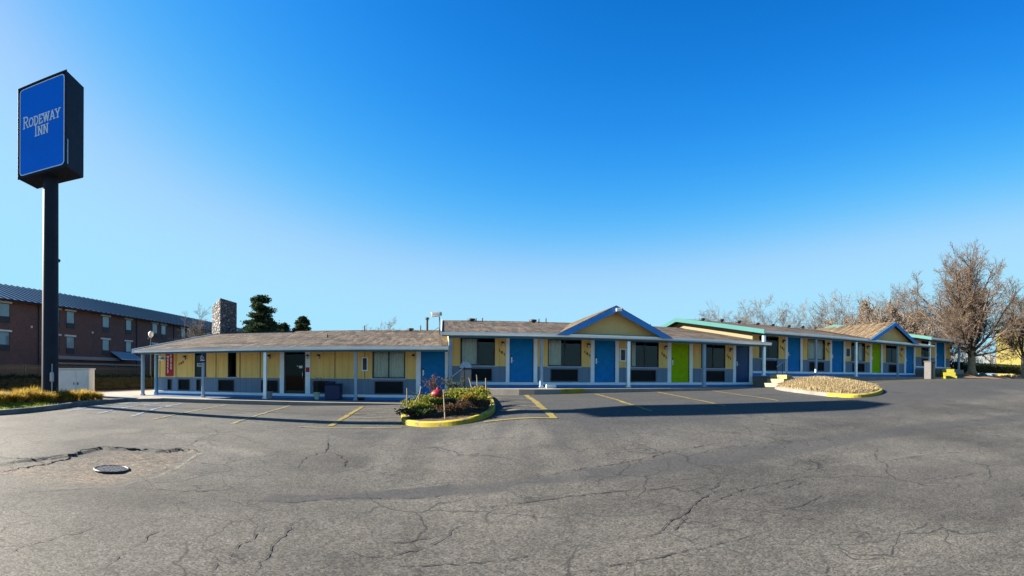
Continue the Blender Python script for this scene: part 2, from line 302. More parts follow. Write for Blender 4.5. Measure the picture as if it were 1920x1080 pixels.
# ------------------------------------------------------------------ mesh builder
class MB:
    def __init__(s): s.v = []; s.f = []; s.mi = []; s.smooth = []
    def add(s, vs, fs, mi=0, sm=False):
        o = len(s.v); s.v.extend(vs)
        for f in fs: s.f.append(tuple(i + o for i in f)); s.mi.append(mi); s.smooth.append(sm)
    def quad(s, a, b, c, d, mi=0): s.add([a, b, c, d], [(0, 1, 2, 3)], mi)
    def poly(s, pts, mi=0): s.add(list(pts), [tuple(range(len(pts)))], mi)
    def box(s, x0, x1, y0, y1, z0, z1, mi=0, mat=None):
        vs = [(x, y, z) for z in (z0, z1) for y in (y0, y1) for x in (x0, x1)]
        if mat is not None: vs = [tuple(mat @ Vector(p)) for p in vs]
        s.add(vs, [(0, 2, 3, 1), (4, 5, 7, 6), (0, 1, 5, 4), (2, 6, 7, 3), (0, 4, 6, 2), (1, 3, 7, 5)], mi)
    def bbox(s, x0, x1, y0, y1, z0, z1, bev=0.01, mi=0, mat=None):
        """box with chamfered edges"""
        b = min(bev, (x1 - x0) * 0.45, (y1 - y0) * 0.45, (z1 - z0) * 0.45)
        bm = bmesh.new(); bmesh.ops.create_cube(bm, size=1)
        for v in bm.verts: v.co = Vector(((x0 + x1) / 2 + v.co.x * (x1 - x0), (y0 + y1) / 2 + v.co.y * (y1 - y0), (z0 + z1) / 2 + v.co.z * (z1 - z0)))
        bmesh.ops.bevel(bm, geom=bm.edges[:], offset=b, segments=1, affect='EDGES')
        if mat is not None: bm.transform(mat)
        s.addbm(bm, mi); bm.free()
    def addbm(s, bm, mi=0, sm=False):
        bm.verts.index_update()
        s.add([tuple(v.co) for v in bm.verts], [[v.index for v in f.verts] for f in bm.faces], mi, sm)
    def prism(s, pts, y0, y1, mi=0):
        """polygon in xz extruded along y"""
        n = len(pts)
        vs = [(x, y0, z) for x, z in pts] + [(x, y1, z) for x, z in pts]
        s.add(vs, [tuple(range(n)), tuple(range(2 * n - 1, n - 1, -1))] + [(i, i + n, (i + 1) % n + n, (i + 1) % n) for i in range(n)], mi)
    def prismx(s, pts, x0, x1, mi=0):
        n = len(pts)
        vs = [(x0, y, z) for y, z in pts] + [(x1, y, z) for y, z in pts]
        s.add(vs, [tuple(range(n)), tuple(range(2 * n - 1, n - 1, -1))] + [(i, i + n, (i + 1) % n + n, (i + 1) % n) for i in range(n)], mi)
    def slab(s, pts, d, mi=0, mi2=None):
        """planar polygon thickened by vector d"""
        n = len(pts); d = Vector(d)
        vs = [tuple(p) for p in pts] + [tuple(Vector(p) + d) for p in pts]
        s.add(vs, [tuple(range(n))], mi)
        s.add(vs, [tuple(range(2 * n - 1, n - 1, -1))] + [(i, i + n, (i + 1) % n + n, (i + 1) % n) for i in range(n)], mi if mi2 is None else mi2)
    def tube(s, pts, r, n=6, mi=0, cap=True, sm=True):
        pts = [Vector(p) for p in pts]; k = len(pts)
        rs = r if isinstance(r, (list, tuple)) else [r] * k
        vs = []; up = None
        for i, p in enumerate(pts):
            d = (pts[min(i + 1, k - 1)] - pts[max(i - 1, 0)])
            if d.length < 1e-9: d = Vector((0, 0, 1))
            d.normalize()
            if up is None:
                up = d.orthogonal().normalized()
            else:
                up = (up - d * up.dot(d))
                up = up.normalized() if up.length > 1e-6 else d.orthogonal().normalized()
            w = d.cross(up)
            for j in range(n):
                a = 2 * math.pi * j / n
                vs.append(tuple(p + (up * math.cos(a) + w * math.sin(a)) * rs[i]))
        fs = [(i * n + j, i * n + (j + 1) % n, (i + 1) * n + (j + 1) % n, (i + 1) * n + j) for i in range(k - 1) for j in range(n)]
        s.add(vs, fs, mi, sm)
        if cap:
            s.add(vs[:n], [tuple(range(n - 1, -1, -1))], mi); s.add(vs[-n:], [tuple(range(n))], mi)
    def lathe(s, prof, cx=0, cy=0, n=16, mi=0, sm=True):
        vs = [(cx + r * math.cos(2 * math.pi * j / n), cy + r * math.sin(2 * math.pi * j / n), z) for r, z in prof for j in range(n)]
        k = len(prof)
        s.add(vs, [(i * n + j, i * n + (j + 1) % n, (i + 1) * n + (j + 1) % n, (i + 1) * n + j) for i in range(k - 1) for j in range(n)], mi, sm)
        s.add(vs[-n:], [tuple(range(n))], mi); s.add(vs[:n], [tuple(range(n - 1, -1, -1))], mi)
    def leaf(s, p, sz, mi=0, rnd=random, flat=0.0):
        a = Vector((rnd.gauss(0, 1), rnd.gauss(0, 1), rnd.gauss(0, 1) * (1 - flat))).normalized()
        b = a.cross(Vector((rnd.gauss(0, 1), rnd.gauss(0, 1), rnd.gauss(0, 1)))).normalized()
        p = Vector(p); a *= sz; b *= sz * 0.55
        s.add([tuple(p - a), tuple(p - b * 0.9), tuple(p + a), tuple(p + b)], [(0, 1, 2, 3)], mi)
    def build(s, name, mats, parent=None):
        me = bpy.data.meshes.new(name); me.from_pydata(s.v, [], s.f)
        for m in (mats if isinstance(mats, (list, tuple)) else [mats]): me.materials.append(M[m] if isinstance(m, str) else m)
        me.polygons.foreach_set('material_index', s.mi); me.polygons.foreach_set('use_smooth', s.smooth); me.update()
        o = bpy.data.objects.new(name, me); COL.objects.link(o)
        if parent is not None:
            o.parent = parent
            o.matrix_parent_inverse = Matrix.Identity(4)
            if parent.type == 'EMPTY' or True:
                # meshes are written in world metres: keep them there
                o.matrix_parent_inverse = world_of(parent).inverted()
        return o

def world_of(o):
    m = o.matrix_basis.copy()
    if o.parent: m = world_of(o.parent) @ o.matrix_parent_inverse @ m
    return m

def tag(o, label=None, cat=None, group=None, kind=None):
    if label: o['label'] = label
    if cat: o['category'] = cat
    if group: o['group'] = group
    if kind: o['kind'] = kind
    return o

def thing(name, label, cat, loc=(0, 0, 0), group=None):
    o = bpy.data.objects.new(name, None); COL.objects.link(o); o.location = loc; o.empty_display_size = 0.3
    return tag(o, label, cat, group)

def structure(name, mb, mats): return tag(mb.build(name, mats), kind='structure')

def children(o): return [c for c in bpy.data.objects if c.parent == o]
def copy_tree(o, parent=None):
    c = o.copy(); COL.objects.link(c)
    if parent: c.parent = parent; c.matrix_parent_inverse = o.matrix_parent_inverse.copy()
    for ch in children(o): copy_tree(ch, c)
    return c

# ------------------------------------------------------------------ terrain
def lerp(t, xs, ys):
    if t <= xs[0]: return ys[0]
    for a, b, c, d in zip(xs, xs[1:], ys, ys[1:]):
        if t <= b:
            u = (t - a) / (b - a); u = u * u * (3 - 2 * u) * .5 + u * .5
            return c + (d - c) * u
    return ys[-1]
def ss(a, b, t):
    t = min(1, max(0, (t - a) / (b - a))); return t * t * (3 - 2 * t)
AX = [-30, -6, -3, -.5, 2, 5, 12, 16, 20, 32, 38, 46, 60]; AZ = [.36, .36, .36, .42, .80, .86, .93, 1.08, 1.34, 1.52, 1.43, 1.15, 1.0]
def hz(X, Y):
    z = lerp(X, AX, AZ) * ss(2, 15, Y)
    z -= .10 * ss(14, 20, Y) * (1 - ss(-7, -1, X))
    z -= .05 * math.exp(-((X + 5.2) ** 2 + (Y - 6.4) ** 2) / 1.2)
    return z

def segd(p, a, b):
    ax, ay = a; bx, by = b; px, py = p
    dx, dy = bx - ax, by - ay; l = dx * dx + dy * dy
    t = 0 if l == 0 else max(0, min(1, ((px - ax) * dx + (py - ay) * dy) / l))
    return math.hypot(px - ax - t * dx, py - ay - t * dy), t
def pdist(p, pl):
    return min(segd(p, a, b)[0] for a, b in zip(pl, pl[1:]))
def inside(p, poly):
    x, y = p; c = False; n = len(poly)
    for i in range(n):
        x1, y1 = poly[i]; x2, y2 = poly[(i + 1) % n]
        if (y1 > y) != (y2 > y) and x < (x2 - x1) * (y - y1) / (y2 - y1) + x1: c = not c
    return c
def hsh(x, y, s=0):
    v = math.sin(x * 12.9898 + y * 78.233 + s * 37.7) * 43758.5453; return v - math.floor(v)
def vnoise(x, y, s=0):
    ix, iy = math.floor(x), math.floor(y); fx, fy = x - ix, y - iy
    fx = fx * fx * (3 - 2 * fx); fy = fy * fy * (3 - 2 * fy)
    a = hsh(ix, iy, s); b = hsh(ix + 1, iy, s); c = hsh(ix, iy + 1, s); d = hsh(ix + 1, iy + 1, s)
    return a + (b - a) * fx + (c - a) * fy + (a - b - c + d) * fx * fy

BAND = [(-2.3, 5.7), (-1.4, 5.95), (-0.7, 6.2), (0.3, 6.35), (1.2, 6.55), (2.4, 6.65), (3.8, 6.9), (5.6, 7.1), (8.0, 7.3), (10.8, 7.2), (15, 6.6), (22, 5)]
SMOOTH = [(-2.17, 5.75), (-1.9, 5.98), (-1.38, 6.04), (-0.88, 6.28), (-0.35, 6.5), (0.14, 6.58), (0.3, 6.4), (0.13, 6.18), (-0.32, 6.03), (-0.84, 5.98), (-1.34, 5.85), (-1.79, 5.58), (-2.09, 5.55)]
PATCH = [(-6.6, 4.6), (-6.5, 5.9), (-6.3, 6.9), (-6.3, 7.6), (-5.9, 7.8), (-5.45, 7.93), (-5.1, 7.88), (-4.8, 8.3), (-4.27, 8.1), (-4.1, 7.5), (-3.98, 6.8), (-4.02, 6.05), (-4.12, 5.4), (-4.6, 4.85), (-5.1, 4.55)]
PALES = [[(2.3, 12.51), (1.39, 9.32), (0.88, 7.09)], [(2.55, 10.64), (2.39, 8.55), (2.28, 7.12)], [(-0.79, 11.37), (-0.84, 9.2), (-0.89, 7.53)], [(0.23, 10.94), (0.12, 9.02), (0.04, 7.32)], [(0.87, 10.81), (0.57, 8.82), (0.41, 7.71)], [(1.97, 10.11), (1.72, 7.93), (1.73, 6.43)], [(-6.71, 10.54), (-4.68, 8.95), (-3.37, 8.3)], [(-7.99, 6.94), (-7.93, 8.36), (-6.93, 9.92)]]
ARCS = [[(0.86, 7.25), (0.7, 8.75), (1.11, 10.3), (2.03, 11.05)], [(2.2, 6.86), (1.97, 8.62), (2.51, 10.01)], [(-3.34, 11.23), (-1.45, 10.36), (0.32, 10.07), (1.95, 9.99), (3.71, 10.4)], [(0.17, 7.78), (-0.1, 9.36), (0.23, 10.52)], [(2.59, 6.2), (4.2, 7.27), (6.88, 8.25), (10.62, 9.03)], [(1.36, 7.38), (1.25, 8.57), (1.61, 9.61)]]
def frange(a, b, d):
    n = max(1, round((b - a) / d)); return [a + (b - a) * i / n for i in range(n)]
xsl = frange(-70, -16, 2) + frange(-16, -8, .2) + frange(-8, -7, .1) + frange(-7, -3.5, .05) + frange(-3.5, 8, .1) + frange(8, 22, .2) + frange(22, 50, .7) + frange(50, 120, 5) + [120]
ysl = frange(-60, 0, 5) + frange(0, 3, .3) + frange(3, 4, .1) + frange(4, 9, .05) + frange(9, 14, .15) + frange(14, 20.6, .2) + [20.6]
mb = MB(); nx, ny = len(xsl), len(ysl)
att = {'dark': [], 'dirt': [], 'seal': [], 'pale': []}
for y in ysl:
    for x in xsl:
        sunk = 0
        near = -8 < x < 24 and 3 < y < 12.5
        d = dk = pl_ = 0
        if near:
            w = 0.22 + 0.36 * ss(-2, 6, x); q = pdist((x, y), BAND) + (vnoise(x * 2, y * 2) - .5) * .25
            dk = (1 - ss(w * .45, w, q)) * (0.55 + .35 * vnoise(x * 1.3, y * 4, 3)) * ss(-2.4, 1, x)
            if y > 5.5:
                q = min(pdist((x, y), a) for a in ARCS) + (vnoise(x * 3, y * 3, 12) - .5) * .15; dk = max(dk, .30 * (1 - ss(.08, .34, q)) * (.4 + .8 * vnoise(x, y * 2, 13)))
            if y > 5: pl_ = .42 * (1 - ss(.10, .42, min(pdist((x, y), a) for a in PALES) + (vnoise(x * 2.2, y * 2.2, 14) - .5) * .3)) * (.3 + vnoise(x * 1.2, y * 1.2, 15))
            p = (x + (vnoise(x * 5, y * 5, 1) - .5) * .12, y + (vnoise(x * 5, y * 5, 2) - .5) * .1)
            if x < 1 and inside(p, SMOOTH): dk = max(dk, .95)
            if x < -3 and inside(p, PATCH):
                sunk = .035 * ss(0, .09, pdist(p, PATCH + PATCH[:1])) * ss(4.4, 6.3, y)
                q = pdist(p, PATCH + PATCH[:1]); d = ss(0, .5, q) * (.45 + .9 * vnoise(x * 2.5, y * 2.5, 6)) * (0.62 + 0.38 * math.exp(-((x + 4.9) ** 2 + (y - 6.7) ** 2) / 1.3)); d = min(1, d)
        q = .75 * vnoise(x * .5, y * .5, 9) + .25 * vnoise(x * 2, y * 2, 4)
        sl = ss(8.5, 11.5, y + (q - .5) * 3) * ss(-4, 3, x + (q - .5) * 3)
        sl = max(sl, .35 * ss(12, 15, y))
        mb.v.append((x, y, hz(x, y) - sunk - (.012 * d * vnoise(x * 14, y * 14, 5)))); att['dark'].append(dk); att['dirt'].append(d); att['seal'].append(sl * (1 - pl_)); att['pale'].append(min(1, pl_))
for j in range(ny - 1):
    for i in range(nx - 1):
        a = j * nx + i; mb.f.append((a, a + 1, a + nx + 1, a + nx)); mb.mi.append(0); mb.smooth.append(True)
lot = structure('parking_lot', mb, ['asphalt'])
for k, vals in att.items():
    a = lot.data.attributes.new(k, 'FLOAT', 'POINT'); a.data.foreach_set('value', vals)
# the wider ground, a little under the asphalt and out to the horizon
mb = MB(); gx = [-900, -400, -200, -120] + frange(-80, 130, 6) + [130, 200, 400, 900]; gy = [-500, -200] + frange(-80, 120, 6) + [120, 200, 400, 900]
for y in gy:
    for x in gx: mb.v.append((x, y, hz(max(-70, min(60, x)), min(20, y)) - .3 - (.0 if y < 30 else .3)))
for j in range(len(gy) - 1):
    for i in range(len(gx) - 1):
        a = j * len(gx) + i; mb.f.append((a, a + 1, a + len(gx) + 1, a + len(gx))); mb.mi.append(0); mb.smooth.append(True)
structure('ground', mb, ['ground'])

def resample(pl, d):
    out = [pl[0]]
    for a, b in zip(pl, pl[1:]):
        n = max(1, int(math.hypot(b[0] - a[0], b[1] - a[1]) / d))
        for i in range(1, n + 1): out.append((a[0] + (b[0] - a[0]) * i / n, a[1] + (b[1] - a[1]) * i / n))
    return out
def smoothline(pl, closed=False, it=2):
    for _ in range(it):
        n = len(pl); out = []
        rng = range(n if closed else n - 1)
        if not closed: out.append(pl[0])
        for i in rng:
            a, b = pl[i], pl[(i + 1) % n]
            out.append((a[0] * .75 + b[0] * .25, a[1] * .75 + b[1] * .25)); out.append((a[0] * .25 + b[0] * .75, a[1] * .25 + b[1] * .75))
        if not closed: out.append(pl[-1])
        pl = out
    return pl
def normals(pl, closed=False):
    n = len(pl); out = []
    for i in range(n):
        a = pl[(i - 1) % n] if closed or i > 0 else pl[i]; b = pl[(i + 1) % n] if closed or i < n - 1 else pl[i]
        dx, dy = b[0] - a[0], b[1] - a[1]; l = math.hypot(dx, dy) or 1
        out.append((-dy / l, dx / l))
    return out
def strip(mb, pl, w, off=.012, mi=0, rag=0.0, d=.25, taper=False, seed=0):
    pl = resample(pl, d); nn = normals(pl); vs = []; k = len(pl)
    for i, (p, n) in enumerate(zip(pl, nn)):
        wi = w * (1 + rag * (hsh(i, seed, 5) * 2 - 1))
        if taper: wi *= min(1, .25 + 3 * min(i, k - 1 - i) / k)
        jx = rag * w * .9 * (hsh(i, seed, 8) - .5)
        for sgn in (-.5, .5):
            x, y = p[0] + n[0] * (wi * sgn + jx), p[1] + n[1] * (wi * sgn + jx); vs.append((x, y, hz(x, y) + off))
    mb.add(vs, [(2 * i, 2 * i + 2, 2 * i + 3, 2 * i + 1) for i in range(k - 1)], mi)
def kerb(mb, pl, w=.16, h=.14, closed=False, zf=hz, mif=lambda p: 0, bury=.25):
    """kerb with a rounded top; the line is its road edge, width goes to the left of travel"""
    nn = normals(pl, closed); k = len(pl); prof = [(0, -bury), (0, h - .03), (.03, h), (w - .03, h), (w, h - .03), (w, -bury)]
    vs = []
    for p, n in zip(pl, nn):
        for o, z in prof:
            x, y = p[0] + n[0] * o, p[1] + n[1] * o; vs.append((x, y, zf(p[0], p[1]) + z))
    m = len(prof)
    for i in range(k if closed else k - 1):
        j = (i + 1) % k
        mb.add([vs[i * m + q] for q in range(m)] + [vs[j * m + q] for q in range(m)], [(q, q + 1, m + q + 1, m + q) for q in range(m - 1)], mif(pl[i]), False)
    if not closed:
        mb.add(vs[:m], [tuple(range(m))], mif(pl[0])); mb.add(vs[-m:], [tuple(range(m - 1, -1, -1))], mif(pl[-1]))

# ------------------------------------------------------------------ painted markings, cracks and painted edge shade
LINES = {'p1': [(-7.64, 11.66), (-7.85, 14.42), (-8.97, 19.39)], 'p2': [(-5.26, 11.71), (-5.44, 14.49), (-6.37, 20.24)], 'r1': [(5.99, 18.91), (5.46, 15.74), (5.11, 13.46), (5.12, 11.45)], 'r2': [(9.1, 19.85), (8.25, 16.6), (7.63, 14.09), (7.56, 11.88)], 'r3': [(11.84, 19.7), (10.16, 14.69), (9.96, 12.47)]}
mb = MB()
for i, l in enumerate((LINES['p1'], LINES['p2'])): strip(mb, l, .10, .010, 1, .25, seed=i)
for i, l in enumerate((LINES['r1'], LINES['r2'], LINES['r3'])): strip(mb, l, .11, .010, 0, .25, seed=9 + i)
strip(mb, [(-2.73, 11.93), (-2.8, 14.35), (-3.1, 19.13)], .15, .010, 0, .15)
strip(mb, [(-3.47, 11.68), (-0.95, 11.72)], .09, .010, 1, .3)
strip(mb, [(3.27, 19.25), (3.12, 18.2), (2.6, 13.04), (2.51, 11.0)], .17, .010, 0, .12)
strip(mb, [(0.95, 11.33), (2.58, 10.99)], .12, .014, 0, .15)
for a, b in (((-2.80, 17.4), (-1.25, 18.3)), ((-2.72, 15.4), (-1.2, 15.6)), ((-2.62, 13.75), (-1.15, 14.0)), ((-2.55, 12.6), (-1.05, 12.6))): strip(mb, [a, b], .10, .010, 1, .3)
for a, b in (((1.75, 17.6), (2.9, 16.2)), ((1.65, 15.2), (2.7, 14.15)), ((1.62, 13.7), (2.55, 13.05)), ((1.44, 12.75), (2.45, 12.2))): strip(mb, [a, b], .11, .010, 1, .3)
for i in range(7):   # far hatching in front of the end wing
    x = 19.3 + i * 1.5; strip(mb, [(x, 18.9), (x + 1.4, 16.4)], .14, .010, 1, .3)
strip(mb, [(18.6, 16.0), (22.6, 15.2)], .16, .010, 0, .2)
for i in range(6): strip(mb, [(24.0 + i * 2.4, 18.6), (23.6 + i * 2.6, 14.6)], .12, .010, 1, .3)
structure('parking_lines', mb, ['line_yellow', 'line_pale'])
mb = MB()   # worn blue-white bay for disabled parking
P = [(-11.4, 12.2), (-12.9, 18.6)]
strip(mb, P, .14, .010, 0, .4); strip(mb, [(-8.6, 12.0), (-10.9, 18.9)], .12, .010, 0, .4); strip(mb, [(-10.0, 12.1), (-11.9, 18.8)], .12, .010, 0, .4)
for i in range(6):
    y = 12.7 + i * 1.0; x = -11.45 - (y - 12.2) * .235; strip(mb, [(x + .1, y), (x + 1.35, y + .75)], .16, .010, 0, .5, seed=i)
strip(mb, [(-10.4, 15.2), (-9.9, 15.5), (-9.8, 16.2), (-10.3, 16.6), (-10.7, 16.2), (-10.6, 15.6)], .16, .013, 0, .5)
strip(mb, [(-10.2, 16.6), (-10.5, 17.6), (-10.1, 17.8)], .16, .013, 0, .5)
structure('disabled_bay_lines', mb, ['line_white'])
CR = [[(3.84, 5.95), (3.69, 5.9), (3.47, 5.64), (3.13, 5.28), (2.91, 5.16), (2.68, 4.94), (2.4, 4.72), (2.04, 4.41), (1.83, 4.31), (1.71, 4.29)], [(3.06, 3.98), (2.76, 3.95), (2.44, 3.92), (2.2, 3.9), (1.88, 3.89), (1.59, 3.87), (1.27, 3.83), (0.95, 3.78)], [(0.58, 4.16), (0.68, 4.19), (0.77, 4.21)], [(2.88, 4.94), (3.31, 5.2), (3.71, 5.31), (4.29, 5.38), (5.19, 5.36)], [(3.28, 4.49), (3.49, 4.45), (3.79, 4.42), (4.07, 4.46), (4.51, 4.66)], [(3.66, 5.01), (4.21, 5.13), (4.71, 5.2)], [(6.63, 10.41), (6.93, 9.48), (7.26, 8.69), (7.55, 7.92)], [(-2.58, 3.14), (-2.62, 3.53), (-2.67, 3.89), (-2.66, 4.35)], [(-3.4, 2.76), (-3.4, 2.97), (-3.36, 3.32), (-3.32, 3.65), (-3.17, 3.97)], [(-1.76, 4.77), (-1.78, 4.35), (-1.79, 3.93), (-1.8, 3.55)], [(-1.46, 3.7), (-1.5, 4.24), (-1.54, 4.88), (-1.35, 5.39)], [(-0.81, 4.31), (-0.53, 4.19), (-0.29, 4.37), (-0.08, 4.58), (0.0, 4.76), (0.26, 5.19)], [(-0.58, 4.6), (-0.38, 4.54), (-0.17, 4.68), (-0.01, 4.8)], [(-2.19, 5.58), (-1.68, 5.66), (-1.39, 5.9), (-0.97, 6.02), (-0.47, 5.98), (0.0, 6.08), (0.27, 6.31)], [(-2.43, 10.3), (-2.03, 8.77), (-2.2, 8.58), (-2.32, 8.12), (-2.18, 7.34)], [(-2.03, 8.77), (-1.6, 8.23), (-1.53, 7.44)], [(-0.48, 4.07), (-0.17, 4.08), (0.04, 4.1), (0.31, 4.15), (0.67, 4.17)], [(0.92, 6.6), (1.88, 6.87), (2.9, 7.15), (4.13, 7.7), (5.88, 8.04)], [(0.24, 5.59), (0.73, 5.63), (1.59, 5.79), (2.14, 5.8), (2.78, 5.77)], [(-4.04, 5.44), (-3.6, 5.56), (-3.3, 5.62), (-2.86, 5.77), (-2.85, 6.13)], [(-4.75, 8.43), (-4.93, 9.2), (-4.82, 10.0), (-4.53, 10.53)], [(-4.21, 5.27), (-4.6, 4.84), (-4.86, 4.31), (-4.95, 4.03)], [(2.16, 4.36), (2.61, 4.87)], [(6.21, 5.51), (7.17, 5.34), (8.07, 5.24), (9.03, 4.7)], [(6.04, 4.11), (6.73, 3.98), (7.66, 3.68)]]
EDGE = [[(-6.14, 5.0), (-6.22, 5.64), (-6.23, 6.07), (-6.26, 6.69), (-6.31, 7.24), (-6.31, 7.68), (-5.88, 7.82), (-5.45, 7.93), (-5.1, 7.88), (-4.81, 8.33), (-4.27, 8.11)],
[(-6.81, 5.63), (-6.7, 5.95), (-6.28, 6.08)]]
mb = MB()
def wob(pl, a, s):
    pl = resample(smoothline(pl, False, 1), .05)
    return [(x + a * (vnoise(x * 9, y * 9, s) - .5) + a * .5 * (vnoise(x * 30, y * 30, s) - .5), y + a * (vnoise(x * 9, y * 9, s + 1) - .5) + a * .5 * (vnoise(x * 30, y * 30, s + 1) - .5)) for x, y in pl]
for i, c in enumerate(CR):
    far = sum(p[1] for p in c) / len(c)
    strip(mb, wob(c, .07, i), (.004 + .0013 * far), .008, 0, .95, .05, True, i)
strip(mb, wob([(-4.27, 8.11), (-4.13, 7.57), (-3.98, 6.78), (-4.02, 6.07), (-4.12, 5.36)], .12, 40), .010, .008, 0, .95, .05, True, 40)
for i, c in enumerate(EDGE): strip(mb, wob(c, .16, 50 + i), .045, .008, 0, .95, .05, True, 50 + i)  # dark strips on the patch rim: shadow of the raised asphalt put in as colour
structure('asphalt_cracks_edge_shade', mb, ['crack'])

# drain grate
dx, dy = -5.03, 6.44; dz = hz(dx, dy) - .030
dg = thing('drain_grate', 'round slotted iron drain grate set in the broken gravelly asphalt', 'drain', (dx, dy, dz))
mb = MB(); rr = .30; n = 28
ring = [(rr, 0), (rr, .022), (rr - .035, .022), (rr - .035, -.02)]
mb.lathe([(r, dz + z) for r, z in ring], dx, dy, n)
mb.build('rim', ['black'], dg)
mb = MB()
for i in range(-4, 5):
    o = i * .064; hl = math.sqrt(max(0, (rr - .03) ** 2 - o * o))
    if hl > .03: mb.box(dx + o - .014, dx + o + .014, dy - hl, dy + hl, dz - .02, dz + .018)
for o in (-.12, 0, .12): mb.box(dx - math.sqrt((rr - .03) ** 2 - o * o), dx + math.sqrt((rr - .03) ** 2 - o * o), dy + o - .012, dy + o + .012, dz - .02, dz + .014)
mb.build('bars', ['iron'], dg)
mb = MB(); mb.lathe([(rr - .034, dz - .028), (rr - .034, dz - .022)], dx, dy, n); mb.build('pit', ['black'], dg)

# ------------------------------------------------------------------ walkways, kerbs, beds
def slabwalk(name, front, z, yel=(0, 0), back=23.0, mats=('concrete', 'kerb_yellow')):
    """concrete walk: polygon between a front line and the wall, level at z"""
    mb = MB(); pts = [(x, y) for x, y in front]; n = len(pts)
    for i in range(n - 1):
        a, b = pts[i], pts[i + 1]
        mb.quad((a[0], a[1], z), (b[0], b[1], z), (b[0], back, z), (a[0], back, z))
        k = 1 if yel[0] <= a[0] < yel[1] else 0
        mb.quad((a[0], a[1], -.4), (b[0], b[1], -.4), (b[0], b[1], z), (a[0], a[1], z), k)
        if k: mb.quad((a[0], a[1], z + .004), (b[0], b[1], z + .004), (b[0], b[1] + .3, z + .004), (a[0], a[1] + .3, z + .004), 1)
    a, b = pts[0], pts[-1]
    mb.quad((a[0], back, -.4), (a[0], a[1], -.4), (a[0], a[1], z), (a[0], back, z)); mb.quad((b[0], b[1], -.4), (b[0], back, -.4), (b[0], back, z), (b[0], b[1], z))
    return structure(name, mb, list(mats))
slabwalk('walkway', [(-15.0, 20.96), (-14.6, 20.9), (-12.6, 19.9), (-11.4, 19.95), (-7.4, 20.1), (-3.4, 20.1), (.32, 20.0)], .43)
slabwalk('walkway', [(.325, 20.0), (1.8, 19.8), (2.4, 19.6), (3.0, 19.42), (3.6, 19.33), (4.2, 19.35), (4.7, 19.48), (5.2, 19.72), (5.8, 20.0), (9, 20.15), (16.3, 20.2), (16.42, 20.2)], 1.05, (4.7, 5.7))
slabwalk('walkway', [(16.425, 20.6), (18.2, 20.0), (20.2, 19.75), (20.8, 19.8), (21.6, 19.95), (22.5, 20.1), (32.0, 20.2)], 1.62, (20.1, 21.5))
mb = MB()
mb.box(32.75, 34.2, 20.45, 21.6, .5, 2.25); mb.box(31.9, 37.2, 21.6, 23, .5, 2.25); structure('walkway', mb, ['concrete'])
# concrete pad running round the left end of the first wing
mb = MB(); mb.add([(-15.9, 18.3, .40), (-13.6, 18.8, .40), (-12.5, 19.95, .415), (-14.6, 20.95, .425), (-15.02, 21.0, .425), (-15.02, 33, .44), (-18.6, 33, .44), (-18.9, 21.0, .43)], [(0, 1, 2, 3, 4, 5, 6, 7)])
mb.quad((-15.9, 18.3, .0), (-13.6, 18.8, .0), (-13.6, 18.8, .40), (-15.9, 18.3, .40)); mb.quad((-13.6, 18.8, .0), (-12.5, 19.95, .0), (-12.5, 19.95, .415), (-13.6, 18.8, .40))
structure('pavement', mb, ['concrete'])
# left bed: kerb, lawn, soil
KL = smoothline([(-17, 6.5), (-13.2, 8.9), (-12.3, 10.2), (-12.15, 12.0), (-12.45, 13.8), (-13.2, 16.5), (-13.7, 18.6)], False, 2)
mb = MB(); kerb(mb, KL, .2, .15); structure('kerb', mb, ['kerb'])
mb = MB(); nn = normals(KL); cols = [0.19, .8, 1.6, 3, 5, 8, 12, 20]
vs = []
for p, n in zip(KL, nn):
    for c in cols:
        x, y = p[0] + (-1 if c > 2 else n[0]) * c * (1 if c > 2 else 1), p[1] + (0 if c > 2 else n[1] * c)
        vs.append((x, y, hz(p[0], p[1]) + .13 + .10 * ss(.2, 2.0, c) + .05 * ss(2, 8, c)))
m = len(cols)
mb.add(vs, [(i * m + j, (i + 1) * m + j, (i + 1) * m + j + 1, i * m + j + 1) for i in range(len(KL) - 1) for j in range(m - 1)], 0, True)
structure('planting_bed', mb, ['mulch'])
mb = MB(); mb.add([(-45, 14, .40), (-17, 14, .40), (-17.6, 22, .41), (-17.6, 60, .42), (-45, 60, .42)], [(0, 1, 2, 3, 4)]); structure('planting_bed', mb, ['mulch'])

def bedz(x, y):
    q = min(range(len(KL)), key=lambda i: math.hypot(KL[i][0] - x, KL[i][1] - y)); d = math.hypot(KL[q][0] - x, KL[q][1] - y)
    return hz(*KL[q]) + .13 + .10 * ss(.2, 2.0, d) + .05 * ss(2, 8, d)
def blades(mb, n, pos, h, w, spread, lean=.5, rnd=random, mi=0, bend=1.0):
    """curved grass blades: three-point tapering strips"""
    for _ in range(n):
        x, y, z = pos(rnd); a = rnd.uniform(0, 6.283); l = h * rnd.uniform(.55, 1.1); t = lean * rnd.uniform(.2, 1.2)
        dx, dy = math.cos(a), math.sin(a); ww = w * rnd.uniform(.7, 1.3)
        px, py = -dy * ww, dx * ww
        p1 = (x + dx * l * t * .4, y + dy * l * t * .4, z + l * .62); p2 = (x + dx * l * t * bend, y + dy * l * t * bend, z + l * (1 - .35 * t * bend))
        mb.add([(x - px, y - py, z - .01), (x + px, y + py, z - .01), (p1[0] + px * .8, p1[1] + py * .8, p1[2]), (p1[0] - px * .8, p1[1] - py * .8, p1[2]), p2], [(0, 1, 2, 3), (3, 2, 4)], mi)
rg = random.Random(3)
mb = MB()
